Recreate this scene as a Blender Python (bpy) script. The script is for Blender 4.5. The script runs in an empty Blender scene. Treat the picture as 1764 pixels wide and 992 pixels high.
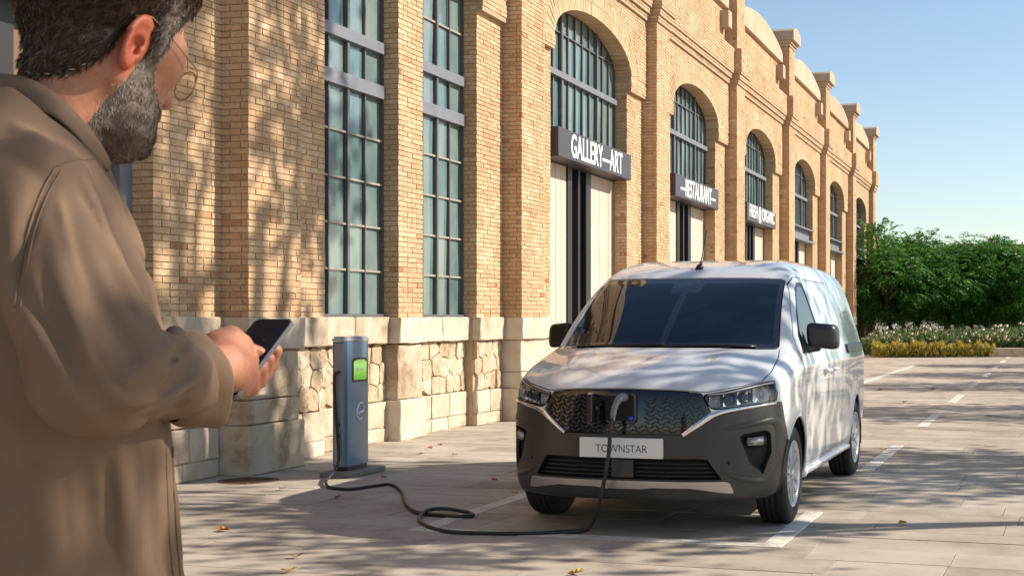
import bpy, bmesh, math, random
import numpy as np
from mathutils import Vector, Matrix
from mathutils.geometry import delaunay_2d_cdt

scene = bpy.context.scene
# ------------------------------------------------------------------ camera
CAM_H = 1.325
F_PX, PX0, PY0 = 2293.0, 1200.0, 547.0            # focal length and principal point, in photo pixels (1764 wide)
TH = math.atan2(656.0, F_PX)                      # camera turns this much left of the +Y axis
cam_d = bpy.data.cameras.new('camera')
cam_d.sensor_width = 36.0
cam_d.lens = F_PX / 1764.0 * 36.0
cam_d.shift_x = (882.0 - PX0) / 1764.0
cam_d.shift_y = (PY0 - 496.0) / 1764.0
cam_d.clip_start = 0.05
cam_d.clip_end = 3000.0
cam_d.dof.use_dof = True
cam_d.dof.focus_distance = 9.5
cam_d.dof.aperture_fstop = 24.0
cam = bpy.data.objects.new('camera', cam_d)
scene.collection.objects.link(cam)
cam.location = (0, 0, CAM_H)
cam.rotation_euler = (math.pi / 2, 0, TH)
scene.camera = cam
# ------------------------------------------------------------------ light
FAC_A = TH - math.atan2(585.0, F_PX)              # the facade runs this much further left than the parking bay
SUN_AZ = FAC_A + math.radians(20.0)               # measured from +X towards +Y
SUN_EL = math.radians(34.0)
world = bpy.data.worlds.new('World')
scene.world = world
world.use_nodes = True
wn = world.node_tree
for n_ in list(wn.nodes):
    wn.nodes.remove(n_)
w_out = wn.nodes.new('ShaderNodeOutputWorld')
w_bg = wn.nodes.new('ShaderNodeBackground')
w_sky = wn.nodes.new('ShaderNodeTexSky')
w_sky.sky_type = 'NISHITA'
w_sky.sun_disc = False
w_sky.sun_elevation = SUN_EL
w_sky.sun_rotation = math.pi / 2 - SUN_AZ
w_sky.air_density = 1.0
w_sky.dust_density = 0.5
w_sky.ozone_density = 1.0
w_bg.inputs['Strength'].default_value = 0.112
wn.links.new(w_sky.outputs[0], w_bg.inputs['Color'])
wn.links.new(w_bg.outputs[0], w_out.inputs['Surface'])
sun_d = bpy.data.lights.new('sun', 'SUN')
sun_d.energy = 5.0
sun_d.angle = math.radians(0.55)
sun_d.color = (1.0, 0.90, 0.77)
sun = bpy.data.objects.new('sun', sun_d)
scene.collection.objects.link(sun)
sdir = Vector((math.cos(SUN_AZ) * math.cos(SUN_EL), math.sin(SUN_AZ) * math.cos(SUN_EL), math.sin(SUN_EL)))
sun.rotation_euler = sdir.to_track_quat('Z', 'Y').to_euler()
sun.location = (12, 5, 12)
vs = scene.view_settings
vs.view_transform = 'Standard'
vs.look = 'None'
vs.gamma = 1.0
vs.use_curve_mapping = False
vs.exposure = 0.55
scene.cycles.max_bounces = 8
scene.cycles.transparent_max_bounces = 12
scene.cycles.use_denoising = True

# ------------------------------------------------------------------ helpers
COL = scene.collection
rng = np.random.default_rng(7)
random.seed(7)
PIX_S, PIX_C = math.sin(TH), math.cos(TH)


def ray(px, py):
    l = (px - PX0) / F_PX
    return np.array([-PIX_S + PIX_C * l, PIX_C + PIX_S * l, (PY0 - py) / F_PX])


def ground_at(px, py, z=0.0):
    d = ray(px, py)
    t = (z - CAM_H) / d[2]
    return np.array([d[0] * t, d[1] * t, z])


def at_depth(px, py, depth):
    d = ray(px, py)
    return np.array([0, 0, CAM_H]) + d * depth


def tag(o, label=None, cat=None, group=None, kind=None):
    if label: o['label'] = label
    if cat: o['category'] = cat
    if group: o['group'] = group
    if kind: o['kind'] = kind
    return o


def empty(name, loc=(0, 0, 0), rz=0.0, parent=None):
    o = bpy.data.objects.new(name, None)
    o.empty_display_size = 0.1
    o.location = loc
    o.rotation_euler = (0, 0, rz)
    COL.objects.link(o)
    if parent: o.parent = parent
    return o


def link(name, me, parent=None):
    o = bpy.data.objects.new(name, me)
    COL.objects.link(o)
    if parent is not None: o.parent = parent
    return o


def mesh_np(name, V, F, mat=None, parent=None, smooth=False, attrs=None, mat_idx=None, link_it=True):
    """F: (m,3) or (m,4) int array, or list of faces of mixed size."""
    me = bpy.data.meshes.new(name)
    V = np.asarray(V, dtype=np.float32)
    if isinstance(F, np.ndarray):
        m, k = F.shape
        me.vertices.add(len(V)); me.vertices.foreach_set('co', V.ravel())
        me.loops.add(m * k); me.loops.foreach_set('vertex_index', F.astype(np.int32).ravel())
        me.polygons.add(m)
        me.polygons.foreach_set('loop_start', np.arange(0, m * k, k, dtype=np.int32))
        me.update(calc_edges=True)
    else:
        me.from_pydata([tuple(map(float, v)) for v in V], [], [tuple(map(int, f)) for f in F])
    if attrs:
        for nm, (dom, vals) in attrs.items():
            at = me.attributes.new(nm, 'FLOAT', dom)
            at.data.foreach_set('value', np.asarray(vals, dtype=np.float32))
    mats = mat if isinstance(mat, (list, tuple)) else ([mat] if mat else [])
    for mm in mats: me.materials.append(mm)
    if mat_idx is not None:
        me.polygons.foreach_set('material_index', np.asarray(mat_idx, dtype=np.int32))
    me.validate()
    me.polygons.foreach_set('use_smooth', np.full(len(me.polygons), bool(smooth)))
    me.update()
    return link(name, me, parent) if link_it else me


BOX_V = np.array([[-1, -1, -1], [1, -1, -1], [1, 1, -1], [-1, 1, -1], [-1, -1, 1], [1, -1, 1], [1, 1, 1], [-1, 1, 1]], float)
BOX_F = np.array([[0, 3, 2, 1], [4, 5, 6, 7], [0, 1, 5, 4], [1, 2, 6, 5], [2, 3, 7, 6], [3, 0, 4, 7]])


def boxes(C, H, R=None):
    C = np.atleast_2d(np.asarray(C, float)); H = np.atleast_2d(np.asarray(H, float))
    P = BOX_V[None] * H[:, None, :]
    if R is not None:
        P = np.einsum('nij,nkj->nki', R, P)
    V = (P + C[:, None, :]).reshape(-1, 3)
    F = (BOX_F[None] + (np.arange(len(C)) * 8)[:, None, None]).reshape(-1, 4)
    return V, F


def box(name, lo, hi, mat, parent=None, bev=0.0):
    lo = np.array(lo, float); hi = np.array(hi, float)
    if bev <= 0:
        V, F = boxes((lo + hi) / 2, (hi - lo) / 2)
        return mesh_np(name, V, F, mat, parent)
    bm = bmesh.new()
    bmesh.ops.create_cube(bm, size=1.0)
    for v in bm.verts:
        v.co = Vector(((lo + hi) / 2 + np.array(v.co) * (hi - lo)))
    bmesh.ops.bevel(bm, geom=list(bm.edges), offset=bev, segments=2, profile=0.6, affect='EDGES')
    return bm_obj(name, bm, mat, parent, smooth=False)


def bm_obj(name, bm, mat=None, parent=None, smooth=False):
    me = bpy.data.meshes.new(name)
    bm.to_mesh(me); bm.free()
    mats = mat if isinstance(mat, (list, tuple)) else ([mat] if mat else [])
    for mm in mats: me.materials.append(mm)
    if smooth:
        me.polygons.foreach_set('use_smooth', np.ones(len(me.polygons), dtype=bool))
    return link(name, me, parent)


def tube_arrays(pts, rad, seg=8, caps=True):
    pts = np.asarray(pts, float); n = len(pts)
    rad = np.full(n, rad) if np.isscalar(rad) else np.asarray(rad, float)
    T = np.gradient(pts, axis=0); T /= np.linalg.norm(T, axis=1)[:, None] + 1e-12
    up = np.array([0, 0, 1.0]) if abs(T[0][2]) < 0.9 else np.array([1.0, 0, 0])
    nrm = np.cross(T[0], up); nrm /= np.linalg.norm(nrm)
    V = []
    for i in range(n):
        nrm = nrm - T[i] * (nrm @ T[i]); nrm /= np.linalg.norm(nrm) + 1e-12
        b = np.cross(T[i], nrm)
        for k in range(seg):
            a = 2 * math.pi * k / seg
            V.append(pts[i] + rad[i] * (math.cos(a) * nrm + math.sin(a) * b))
    F = []
    for i in range(n - 1):
        for k in range(seg):
            k2 = (k + 1) % seg
            F.append((i * seg + k, i * seg + k2, (i + 1) * seg + k2, (i + 1) * seg + k))
    if caps:
        F.append(tuple(range(seg - 1, -1, -1))); F.append(tuple((n - 1) * seg + k for k in range(seg)))
    return np.array(V), F


def tube(name, pts, rad, mat, parent=None, seg=8, smooth=True):
    V, F = tube_arrays(pts, rad, seg)
    return mesh_np(name, V, F, mat, parent, smooth)


def catmull(P, n=8, closed=False):
    P = np.asarray(P, float); out = []
    N = len(P)
    rng_i = range(N if closed else N - 1)
    for i in rng_i:
        p0 = P[(i - 1) % N] if (closed or i > 0) else 2 * P[0] - P[1]
        p1 = P[i]; p2 = P[(i + 1) % N]
        p3 = P[(i + 2) % N] if (closed or i + 2 < N) else 2 * P[-1] - P[-2]
        for k in range(n):
            t = k / n
            out.append(0.5 * ((2 * p1) + (-p0 + p2) * t + (2 * p0 - 5 * p1 + 4 * p2 - p3) * t * t + (-p0 + 3 * p1 - 3 * p2 + p3) * t ** 3))
    if not closed: out.append(P[-1])
    return np.array(out)


def prism(name, poly, axis_lo, axis_hi, mapf, mat, parent=None, bev=0.0, smooth=False):
    """poly: list of 2-D points; mapf(a, b, t) -> xyz."""
    bm = bmesh.new()
    lo = [bm.verts.new(mapf(a, b, axis_lo)) for a, b in poly]
    hi = [bm.verts.new(mapf(a, b, axis_hi)) for a, b in poly]
    n = len(poly)
    bm.faces.new(lo[::-1]); bm.faces.new(hi)
    for i in range(n):
        bm.faces.new((lo[i], lo[(i + 1) % n], hi[(i + 1) % n], hi[i]))
    bmesh.ops.recalc_face_normals(bm, faces=list(bm.faces))
    if bev > 0:
        bmesh.ops.bevel(bm, geom=list(bm.edges), offset=bev, segments=1, affect='EDGES', clamp_overlap=True)
    return bm_obj(name, bm, mat, parent, smooth)


# ------------------------------------------------------------------ materials
def mat_new(name):
    m = bpy.data.materials.new(name); m.use_nodes = True
    nt = m.node_tree
    b = nt.nodes['Principled BSDF']
    return m, nt, b


def N_(nt, typ, **kw):
    n = nt.nodes.new(typ)
    for k, v in kw.items():
        if k in n.inputs.keys(): n.inputs[k].default_value = v
        else: setattr(n, k, v)
    return n


def simple(name, col, rough=0.5, metal=0.0, coat=0.0, spec=None, noise=0.0, nscale=6.0, bump=0.0, bscale=40.0):
    m, nt, b = mat_new(name)
    b.inputs['Base Color'].default_value = (*col, 1)
    b.inputs['Roughness'].default_value = rough
    b.inputs['Metallic'].default_value = metal
    b.inputs['Coat Weight'].default_value = coat
    if coat: b.inputs['Coat Roughness'].default_value = 0.03
    if spec is not None: b.inputs['Specular IOR Level'].default_value = spec
    if noise > 0 or bump > 0:
        tc = N_(nt, 'ShaderNodeTexCoord')
    if noise > 0:
        nz = N_(nt, 'ShaderNodeTexNoise', Scale=nscale, Detail=6.0, Roughness=0.65)
        nt.links.new(tc.outputs['Object'], nz.inputs['Vector'])
        mx = N_(nt, 'ShaderNodeMixRGB', blend_type='MIX')
        mx.inputs[1].default_value = (*[c * (1 - noise) for c in col], 1)
        mx.inputs[2].default_value = (*[min(1, c * (1 + noise)) for c in col], 1)
        nt.links.new(nz.outputs['Fac'], mx.inputs[0])
        nt.links.new(mx.outputs[0], b.inputs['Base Color'])
    if bump > 0:
        nb = N_(nt, 'ShaderNodeTexNoise', Scale=bscale, Detail=5.0, Roughness=0.6)
        nt.links.new(tc.outputs['Object'], nb.inputs['Vector'])
        bp = N_(nt, 'ShaderNodeBump', Strength=bump, Distance=0.01)
        nt.links.new(nb.outputs['Fac'], bp.inputs['Height'])
        nt.links.new(bp.outputs[0], b.inputs['Normal'])
    return m


def ramp(nt, stops):
    r = nt.nodes.new('ShaderNodeValToRGB')
    e = r.color_ramp.elements
    while len(e) < len(stops): e.new(0.5)
    for el, (p, c) in zip(e, stops):
        el.position = p; el.color = (*c, 1)
    return r


def brick_mat():
    m, nt, b = mat_new('brick')
    at = N_(nt, 'ShaderNodeAttribute', attribute_name='tint')
    rp = ramp(nt, [(0.0, (0.32, 0.15, 0.09)), (0.12, (0.48, 0.295, 0.165)), (0.4, (0.58, 0.395, 0.235)), (0.75, (0.64, 0.465, 0.295)), (1.0, (0.69, 0.535, 0.37))])
    nt.links.new(at.outputs['Fac'], rp.inputs[0])
    g = N_(nt, 'ShaderNodeNewGeometry')
    nz = N_(nt, 'ShaderNodeTexNoise', Scale=55.0, Detail=5.0, Roughness=0.7)
    nt.links.new(g.outputs['Position'], nz.inputs['Vector'])
    big = N_(nt, 'ShaderNodeTexNoise', Scale=0.9, Detail=5.0, Roughness=0.65)
    nt.links.new(g.outputs['Position'], big.inputs['Vector'])
    r2 = ramp(nt, [(0.3, (0.72, 0.70, 0.68)), (0.7, (1.12, 1.1, 1.08))])
    nt.links.new(nz.outputs['Fac'], r2.inputs[0])
    r3 = ramp(nt, [(0.3, (0.80, 0.76, 0.72)), (0.65, (1.06, 1.06, 1.06))])
    nt.links.new(big.outputs['Fac'], r3.inputs[0])
    m1 = N_(nt, 'ShaderNodeMixRGB', blend_type='MULTIPLY'); m1.inputs[0].default_value = 1
    m2 = N_(nt, 'ShaderNodeMixRGB', blend_type='MULTIPLY'); m2.inputs[0].default_value = 1
    nt.links.new(rp.outputs[0], m1.inputs[1]); nt.links.new(r2.outputs[0], m1.inputs[2])
    nt.links.new(m1.outputs[0], m2.inputs[1]); nt.links.new(r3.outputs[0], m2.inputs[2])
    nt.links.new(m2.outputs[0], b.inputs['Base Color'])
    b.inputs['Roughness'].default_value = 0.9
    b.inputs['Specular IOR Level'].default_value = 0.2
    bp = N_(nt, 'ShaderNodeBump', Strength=0.5, Distance=0.004)
    nt.links.new(nz.outputs['Fac'], bp.inputs['Height']); nt.links.new(bp.outputs[0], b.inputs['Normal'])
    return m


def stone_mat(name, stops, scale=3.0, bump=0.6, bdist=0.01, pits=True):
    m, nt, b = mat_new(name)
    g = N_(nt, 'ShaderNodeNewGeometry')
    oi = N_(nt, 'ShaderNodeObjectInfo')
    nz = N_(nt, 'ShaderNodeTexNoise', Scale=scale, Detail=9.0, Roughness=0.7)
    nt.links.new(g.outputs['Position'], nz.inputs['Vector'])
    ad = N_(nt, 'ShaderNodeMath', operation='MULTIPLY_ADD'); ad.inputs[1].default_value = 0.22
    fr = N_(nt, 'ShaderNodeMath', operation='ADD'); f2 = N_(nt, 'ShaderNodeMath', operation='FRACT')
    nt.links.new(oi.outputs['Random'], fr.inputs[0]); nt.links.new(g.outputs['Random Per Island'], fr.inputs[1])
    nt.links.new(fr.outputs[0], f2.inputs[0])
    nt.links.new(f2.outputs[0], ad.inputs[0]); nt.links.new(nz.outputs['Fac'], ad.inputs[2])
    sb = N_(nt, 'ShaderNodeMath', operation='SUBTRACT'); sb.inputs[1].default_value = 0.11
    nt.links.new(ad.outputs[0], sb.inputs[0])
    rp = ramp(nt, stops)
    nt.links.new(sb.outputs[0], rp.inputs[0])
    nt.links.new(rp.outputs[0], b.inputs['Base Color'])
    b.inputs['Roughness'].default_value = 0.92
    b.inputs['Specular IOR Level'].default_value = 0.2
    n2 = N_(nt, 'ShaderNodeTexNoise', Scale=scale * 9, Detail=8.0, Roughness=0.75)
    nt.links.new(g.outputs['Position'], n2.inputs['Vector'])
    bp = N_(nt, 'ShaderNodeBump', Strength=bump, Distance=bdist)
    nt.links.new(n2.outputs['Fac'], bp.inputs['Height']); nt.links.new(bp.outputs[0], b.inputs['Normal'])
    return m


M = {}
M['brick'] = brick_mat()
M['mortar'] = simple('mortar', (0.42, 0.30, 0.185), 0.95, noise=0.25, nscale=9, bump=0.4, bscale=60)
M['stone'] = stone_mat('limestone', [(0.28, (0.30, 0.215, 0.13)), (0.42, (0.48, 0.39, 0.285)), (0.6, (0.57, 0.49, 0.385)), (0.8, (0.62, 0.55, 0.45))], 3.2)
M['rubble'] = stone_mat('rubble_stone', [(0.25, (0.32, 0.21, 0.115)), (0.45, (0.50, 0.385, 0.255)), (0.62, (0.58, 0.48, 0.355)), (0.8, (0.64, 0.56, 0.44))], 5.0, 0.9, 0.014)
M['coping'] = stone_mat('coping_stone', [(0.3, (0.40, 0.29, 0.20)), (0.55, (0.48, 0.36, 0.255)), (0.8, (0.54, 0.42, 0.31))], 1.5, 0.3)
def weather(m, lo=0.78, hi=1.05, sc=0.35, spots=True):
    nt = m.node_tree; b = nt.nodes['Principled BSDF']; src = b.inputs['Base Color'].links[0].from_socket
    g = N_(nt, 'ShaderNodeNewGeometry'); nz = N_(nt, 'ShaderNodeTexNoise', Scale=sc, Detail=8.0, Roughness=0.7); nt.links.new(g.outputs['Position'], nz.inputs['Vector'])
    r = ramp(nt, [(0.34, (lo, lo * 0.98, lo * 0.95)), (0.6, (hi, hi, hi))]); nt.links.new(nz.outputs['Fac'], r.inputs[0])
    mx = N_(nt, 'ShaderNodeMixRGB', blend_type='MULTIPLY'); mx.inputs[0].default_value = 1; nt.links.new(src, mx.inputs[1]); nt.links.new(r.outputs[0], mx.inputs[2])
    out = mx.outputs[0]
    if spots:
        v = N_(nt, 'ShaderNodeTexVoronoi', Scale=3.3); v.inputs['Randomness'].default_value = 1.0; nt.links.new(g.outputs['Position'], v.inputs['Vector'])
        r2 = ramp(nt, [(0.02, (0.62, 0.60, 0.58)), (0.075, (1, 1, 1))]); nt.links.new(v.outputs['Distance'], r2.inputs[0])
        m2 = N_(nt, 'ShaderNodeMixRGB', blend_type='MULTIPLY'); m2.inputs[0].default_value = 0.7; nt.links.new(out, m2.inputs[1]); nt.links.new(r2.outputs[0], m2.inputs[2]); out = m2.outputs[0]
    nt.links.new(out, b.inputs['Base Color'])
    return m


M['slab'] = stone_mat('paving_stone', [(0.28, (0.30, 0.255, 0.205)), (0.45, (0.41, 0.355, 0.29)), (0.6, (0.475, 0.415, 0.345)), (0.8, (0.54, 0.475, 0.395))], 1.6, 0.25, 0.004)
weather(M['slab'])
M['joint'] = simple('paving_joint', (0.19, 0.16, 0.13), 0.95, noise=0.3, nscale=5)
M['line'] = weather(simple('road_paint', (0.70, 0.66, 0.58), 0.8, noise=0.22, nscale=14, bump=0.3, bscale=80), 0.62, 1.05, 5.0, False)
M['steel'] = simple('grey_painted_steel', (0.17, 0.175, 0.20), 0.5, noise=0.25, nscale=7)
M['bar'] = simple('glazing_bar', (0.10, 0.10, 0.105), 0.55, noise=0.3, nscale=9)
M['bar_lit'] = simple('lit_glazing_bar', (0.30, 0.27, 0.225), 0.7, noise=0.2, nscale=20)  # paler bar colour: the highlight along the crossbar tops is painted in
M['black'] = simple('black_steel', (0.018, 0.018, 0.02), 0.45)
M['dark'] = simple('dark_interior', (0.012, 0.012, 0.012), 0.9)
M['sign'] = simple('charcoal_sign', (0.055, 0.052, 0.062), 0.5, noise=0.15, nscale=8)
M['letter'] = simple('white_letter', (0.82, 0.82, 0.82), 0.5)
M['plank'] = simple('pale_plank', (0.54, 0.445, 0.36), 0.65, noise=0.12, nscale=3, bump=0.15, bscale=30)
M['brownwood'] = simple('brown_wood', (0.16, 0.085, 0.045), 0.6, noise=0.3, nscale=5)


def glass_pane_mat():
    m, nt, b = mat_new('dusty_reflection_glass')
    g = N_(nt, 'ShaderNodeNewGeometry'); oi = N_(nt, 'ShaderNodeObjectInfo')
    nz = N_(nt, 'ShaderNodeTexNoise', Scale=2.5, Detail=5.0, Roughness=0.6)
    mp = N_(nt, 'ShaderNodeMapping'); mp.inputs['Scale'].default_value = (1.0, 0.9, 0.6)
    nt.links.new(g.outputs['Position'], mp.inputs['Vector']); nt.links.new(mp.outputs[0], nz.inputs['Vector'])
    ad = N_(nt, 'ShaderNodeMath', operation='MULTIPLY_ADD'); ad.inputs[1].default_value = 0.25
    nt.links.new(oi.outputs['Random'], ad.inputs[0]); nt.links.new(nz.outputs['Fac'], ad.inputs[2])
    rp = ramp(nt, [(0.3, (0.07, 0.125, 0.125)), (0.55, (0.125, 0.19, 0.185)), (0.9, (0.22, 0.265, 0.24))])  # dusty teal, lightened to hold reflected sky and trees in the colour
    nt.links.new(ad.outputs[0], rp.inputs[0])
    nt.links.new(rp.outputs[0], b.inputs['Base Color'])
    b.inputs['Roughness'].default_value = 0.09
    b.inputs['IOR'].default_value = 1.75
    return m


M['pane'] = glass_pane_mat()
# ================================================================== GROUND
def proj(p):
    D = -PIX_S * p[0] + PIX_C * p[1]; l = PIX_C * p[0] + PIX_S * p[1]
    return PX0 + F_PX * l / D, PY0 - F_PX * (p[2] - CAM_H) / D, D


V = np.array([[-400, -300, -0.014], [400, -300, -0.014], [400, 900, -0.014], [-400, 900, -0.014]])
tag(mesh_np('ground', V, np.array([[0, 1, 2, 3]]), M['slab']), kind='structure')
pave = empty('pavement', (0, 0, 0)); tag(pave, kind='structure')
V = np.array([[-7.4, -4, -0.009], [16, -4, -0.009], [16, 46, -0.009], [-7.4, 46, -0.009]])
mesh_np('bedding', V, np.array([[0, 1, 2, 3]]), M['joint'], pave)
slabs = []
row_y = -4.0
while row_y < 46:
    dep = 0.40 if rng.random() < 0.75 else 0.30
    x = -7.4 - rng.random() * 1.0
    while x < 16:
        L = rng.choice([0.6, 0.8, 0.8, 1.0, 1.2])
        slabs.append((x + L / 2, row_y + dep / 2, L, dep, rng.normal(0, 0.0012)))
        x += L
    row_y += dep
slabs = np.array(slabs)
vis = []
for i, sl in enumerate(slabs):
    if sl[1] > 3:
        a = proj((sl[0], sl[1], 0))
        if 300 < a[0] < 1800 and a[1] < 1010 and sl[0] > -6.7: vis.append((a[2], i))
vis.sort()
near = set(i for _, i in vis[:298])
shared = {}
for i in near:
    x, y, L, dep, dz = slabs[i]
    key = (round(L, 1), round(dep, 2))
    if key not in shared:
        j = 0.0022
        V, F = boxes((0, 0, -0.02), (L / 2 - j, dep / 2 - j, 0.02))
        me = mesh_np('paving_slab', V, F, M['slab'], link_it=False)
        shared[key] = me
    o = link('paving_slab', shared[key], pave)
    o.location = (x, y, dz)
rest = np.array([s for i, s in enumerate(slabs) if i not in near])
C = np.stack([rest[:, 0], rest[:, 1], rest[:, 4] - 0.02], 1)
H = np.stack([rest[:, 2] / 2 - 0.0022, rest[:, 3] / 2 - 0.0022, np.full(len(rest), 0.02)], 1)
V, F = boxes(C, H)
tag(mesh_np('paving_slabs_beyond', V, F, M['slab'], pave), kind='stuff')

# painted bay lines (bay frame: yaw BAY, origin at the right front corner)
BAY = 0.0135
bx0, by0 = -1.645, 7.50


def bay_pt(a, b, z):      # a across (+ right), b along the bay
    return (bx0 + a * math.cos(BAY) - b * math.sin(BAY), by0 + a * math.sin(BAY) + b * math.cos(BAY), z)


def line_quad(a0, a1, b0, b1):
    n = max(2, int(max(a1 - a0, b1 - b0) / 0.12))
    P = []
    along_b = (b1 - b0) > (a1 - a0)
    bm = bmesh.new()
    lo, hi = [], []
    for k in range(n + 1):
        t = k / n
        e0, e1 = rng.normal(0, 0.0025, 2)
        if along_b: p, q = (a0 + e0, b0 + t * (b1 - b0)), (a1 + e1, b0 + t * (b1 - b0))
        else: p, q = (a0 + t * (a1 - a0), b1 + e0), (a0 + t * (a1 - a0), b0 + e1)
        lo.append([bm.verts.new(bay_pt(*p, z)) for z in (-0.002, 0.0045)]); hi.append([bm.verts.new(bay_pt(*q, z)) for z in (-0.002, 0.0045)])
    for k in range(n):
        bm.faces.new((lo[k][1], hi[k][1], hi[k + 1][1], lo[k + 1][1]))
        bm.faces.new((lo[k][0], lo[k][1], lo[k + 1][1], lo[k + 1][0]))
        bm.faces.new((hi[k][1], hi[k][0], hi[k + 1][0], hi[k + 1][1]))
    bm.faces.new((lo[0][0], hi[0][0], hi[0][1], lo[0][1])); bm.faces.new((lo[n][1], hi[n][1], hi[n][0], lo[n][0]))
    bmesh.ops.recalc_face_normals(bm, faces=list(bm.faces))
    return tag(bm_obj('parking_line', bm, M['line']), kind='structure')


line_quad(-2.36, 0.0, -0.0, 0.125)                 # front edge of the bay
line_quad(-2.36, -2.24, 0.13, 30.0)                # wall side, unbroken
b = 0.13
line_quad(-0.12, 0.0, 0.13, 1.45)
for k in range(9):
    line_quad(-0.12, 0.0, 4.05 + k * 4.72, 6.35 + k * 4.72)
for bb in (9.6, 13.9, 18.6, 23.5): line_quad(-2.23, -0.13, bb, bb + 0.12)

# ================================================================== BUILDING
bld = empty('brick_hall', (-6.66, 9.66, 0), FAC_A)
tag(bld, 'long golden brick hall with arched windows, pilasters and a limestone plinth', 'building')
PIL = [-12.4, -6.2, 0.0, 6.09, 12.34, 18.72, 25.12, 31.52, 37.9, 44.0]     # near edges of the pilasters along the wall
PW = 0.80
WN, WN2, GN = -0.26, -0.18, -0.47
CH = 0.0545
Z0 = 1.325
brk = []        # plane, c, mid, length, zc, proud  (plane 0 front at n=c; 1 near side at s=c; 2 far side at s=c)


def course_fill(plane, c, lo, hi, z, k):
    if hi - lo < 0.03: return
    x = lo
    first = True
    hdr, st = 0.100, 0.205
    flip = (k % 2 == 1)
    while x < hi - 0.02:
        if first: L = hdr if flip else st
        else: L = st if rng.random() < 0.66 else hdr
        L = L * (1 + rng.normal(0, 0.025))
        first = False
        if hi - (x + L) < 0.055: L = hi - x
        L = min(L, hi - x)
        brk.append((plane, c, x + L / 2, L, z, 0.006 + rng.random() * 0.006))
        x += L + 0.009


def wall(plane, c, lo, hi, z0, z1):
    k0 = int(math.ceil((z0 - Z0) / CH - 1e-6)); k1 = int(math.floor((z1 - Z0) / CH + 1e-6))
    for k in range(k0, k1):
        z = Z0 + (k + 0.5) * CH
        a = lo(z) if callable(lo) else lo
        b_ = hi(z) if callable(hi) else hi
        course_fill(plane, c, a, b_, z, k)


mort = []       # mortar / backing boxes (lo, hi) in n,s,z


def solid(n0, n1, s0, s1, z0, z1):
    mort.append(((n0, s0, z0), (n1, s1, z1)))


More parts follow.
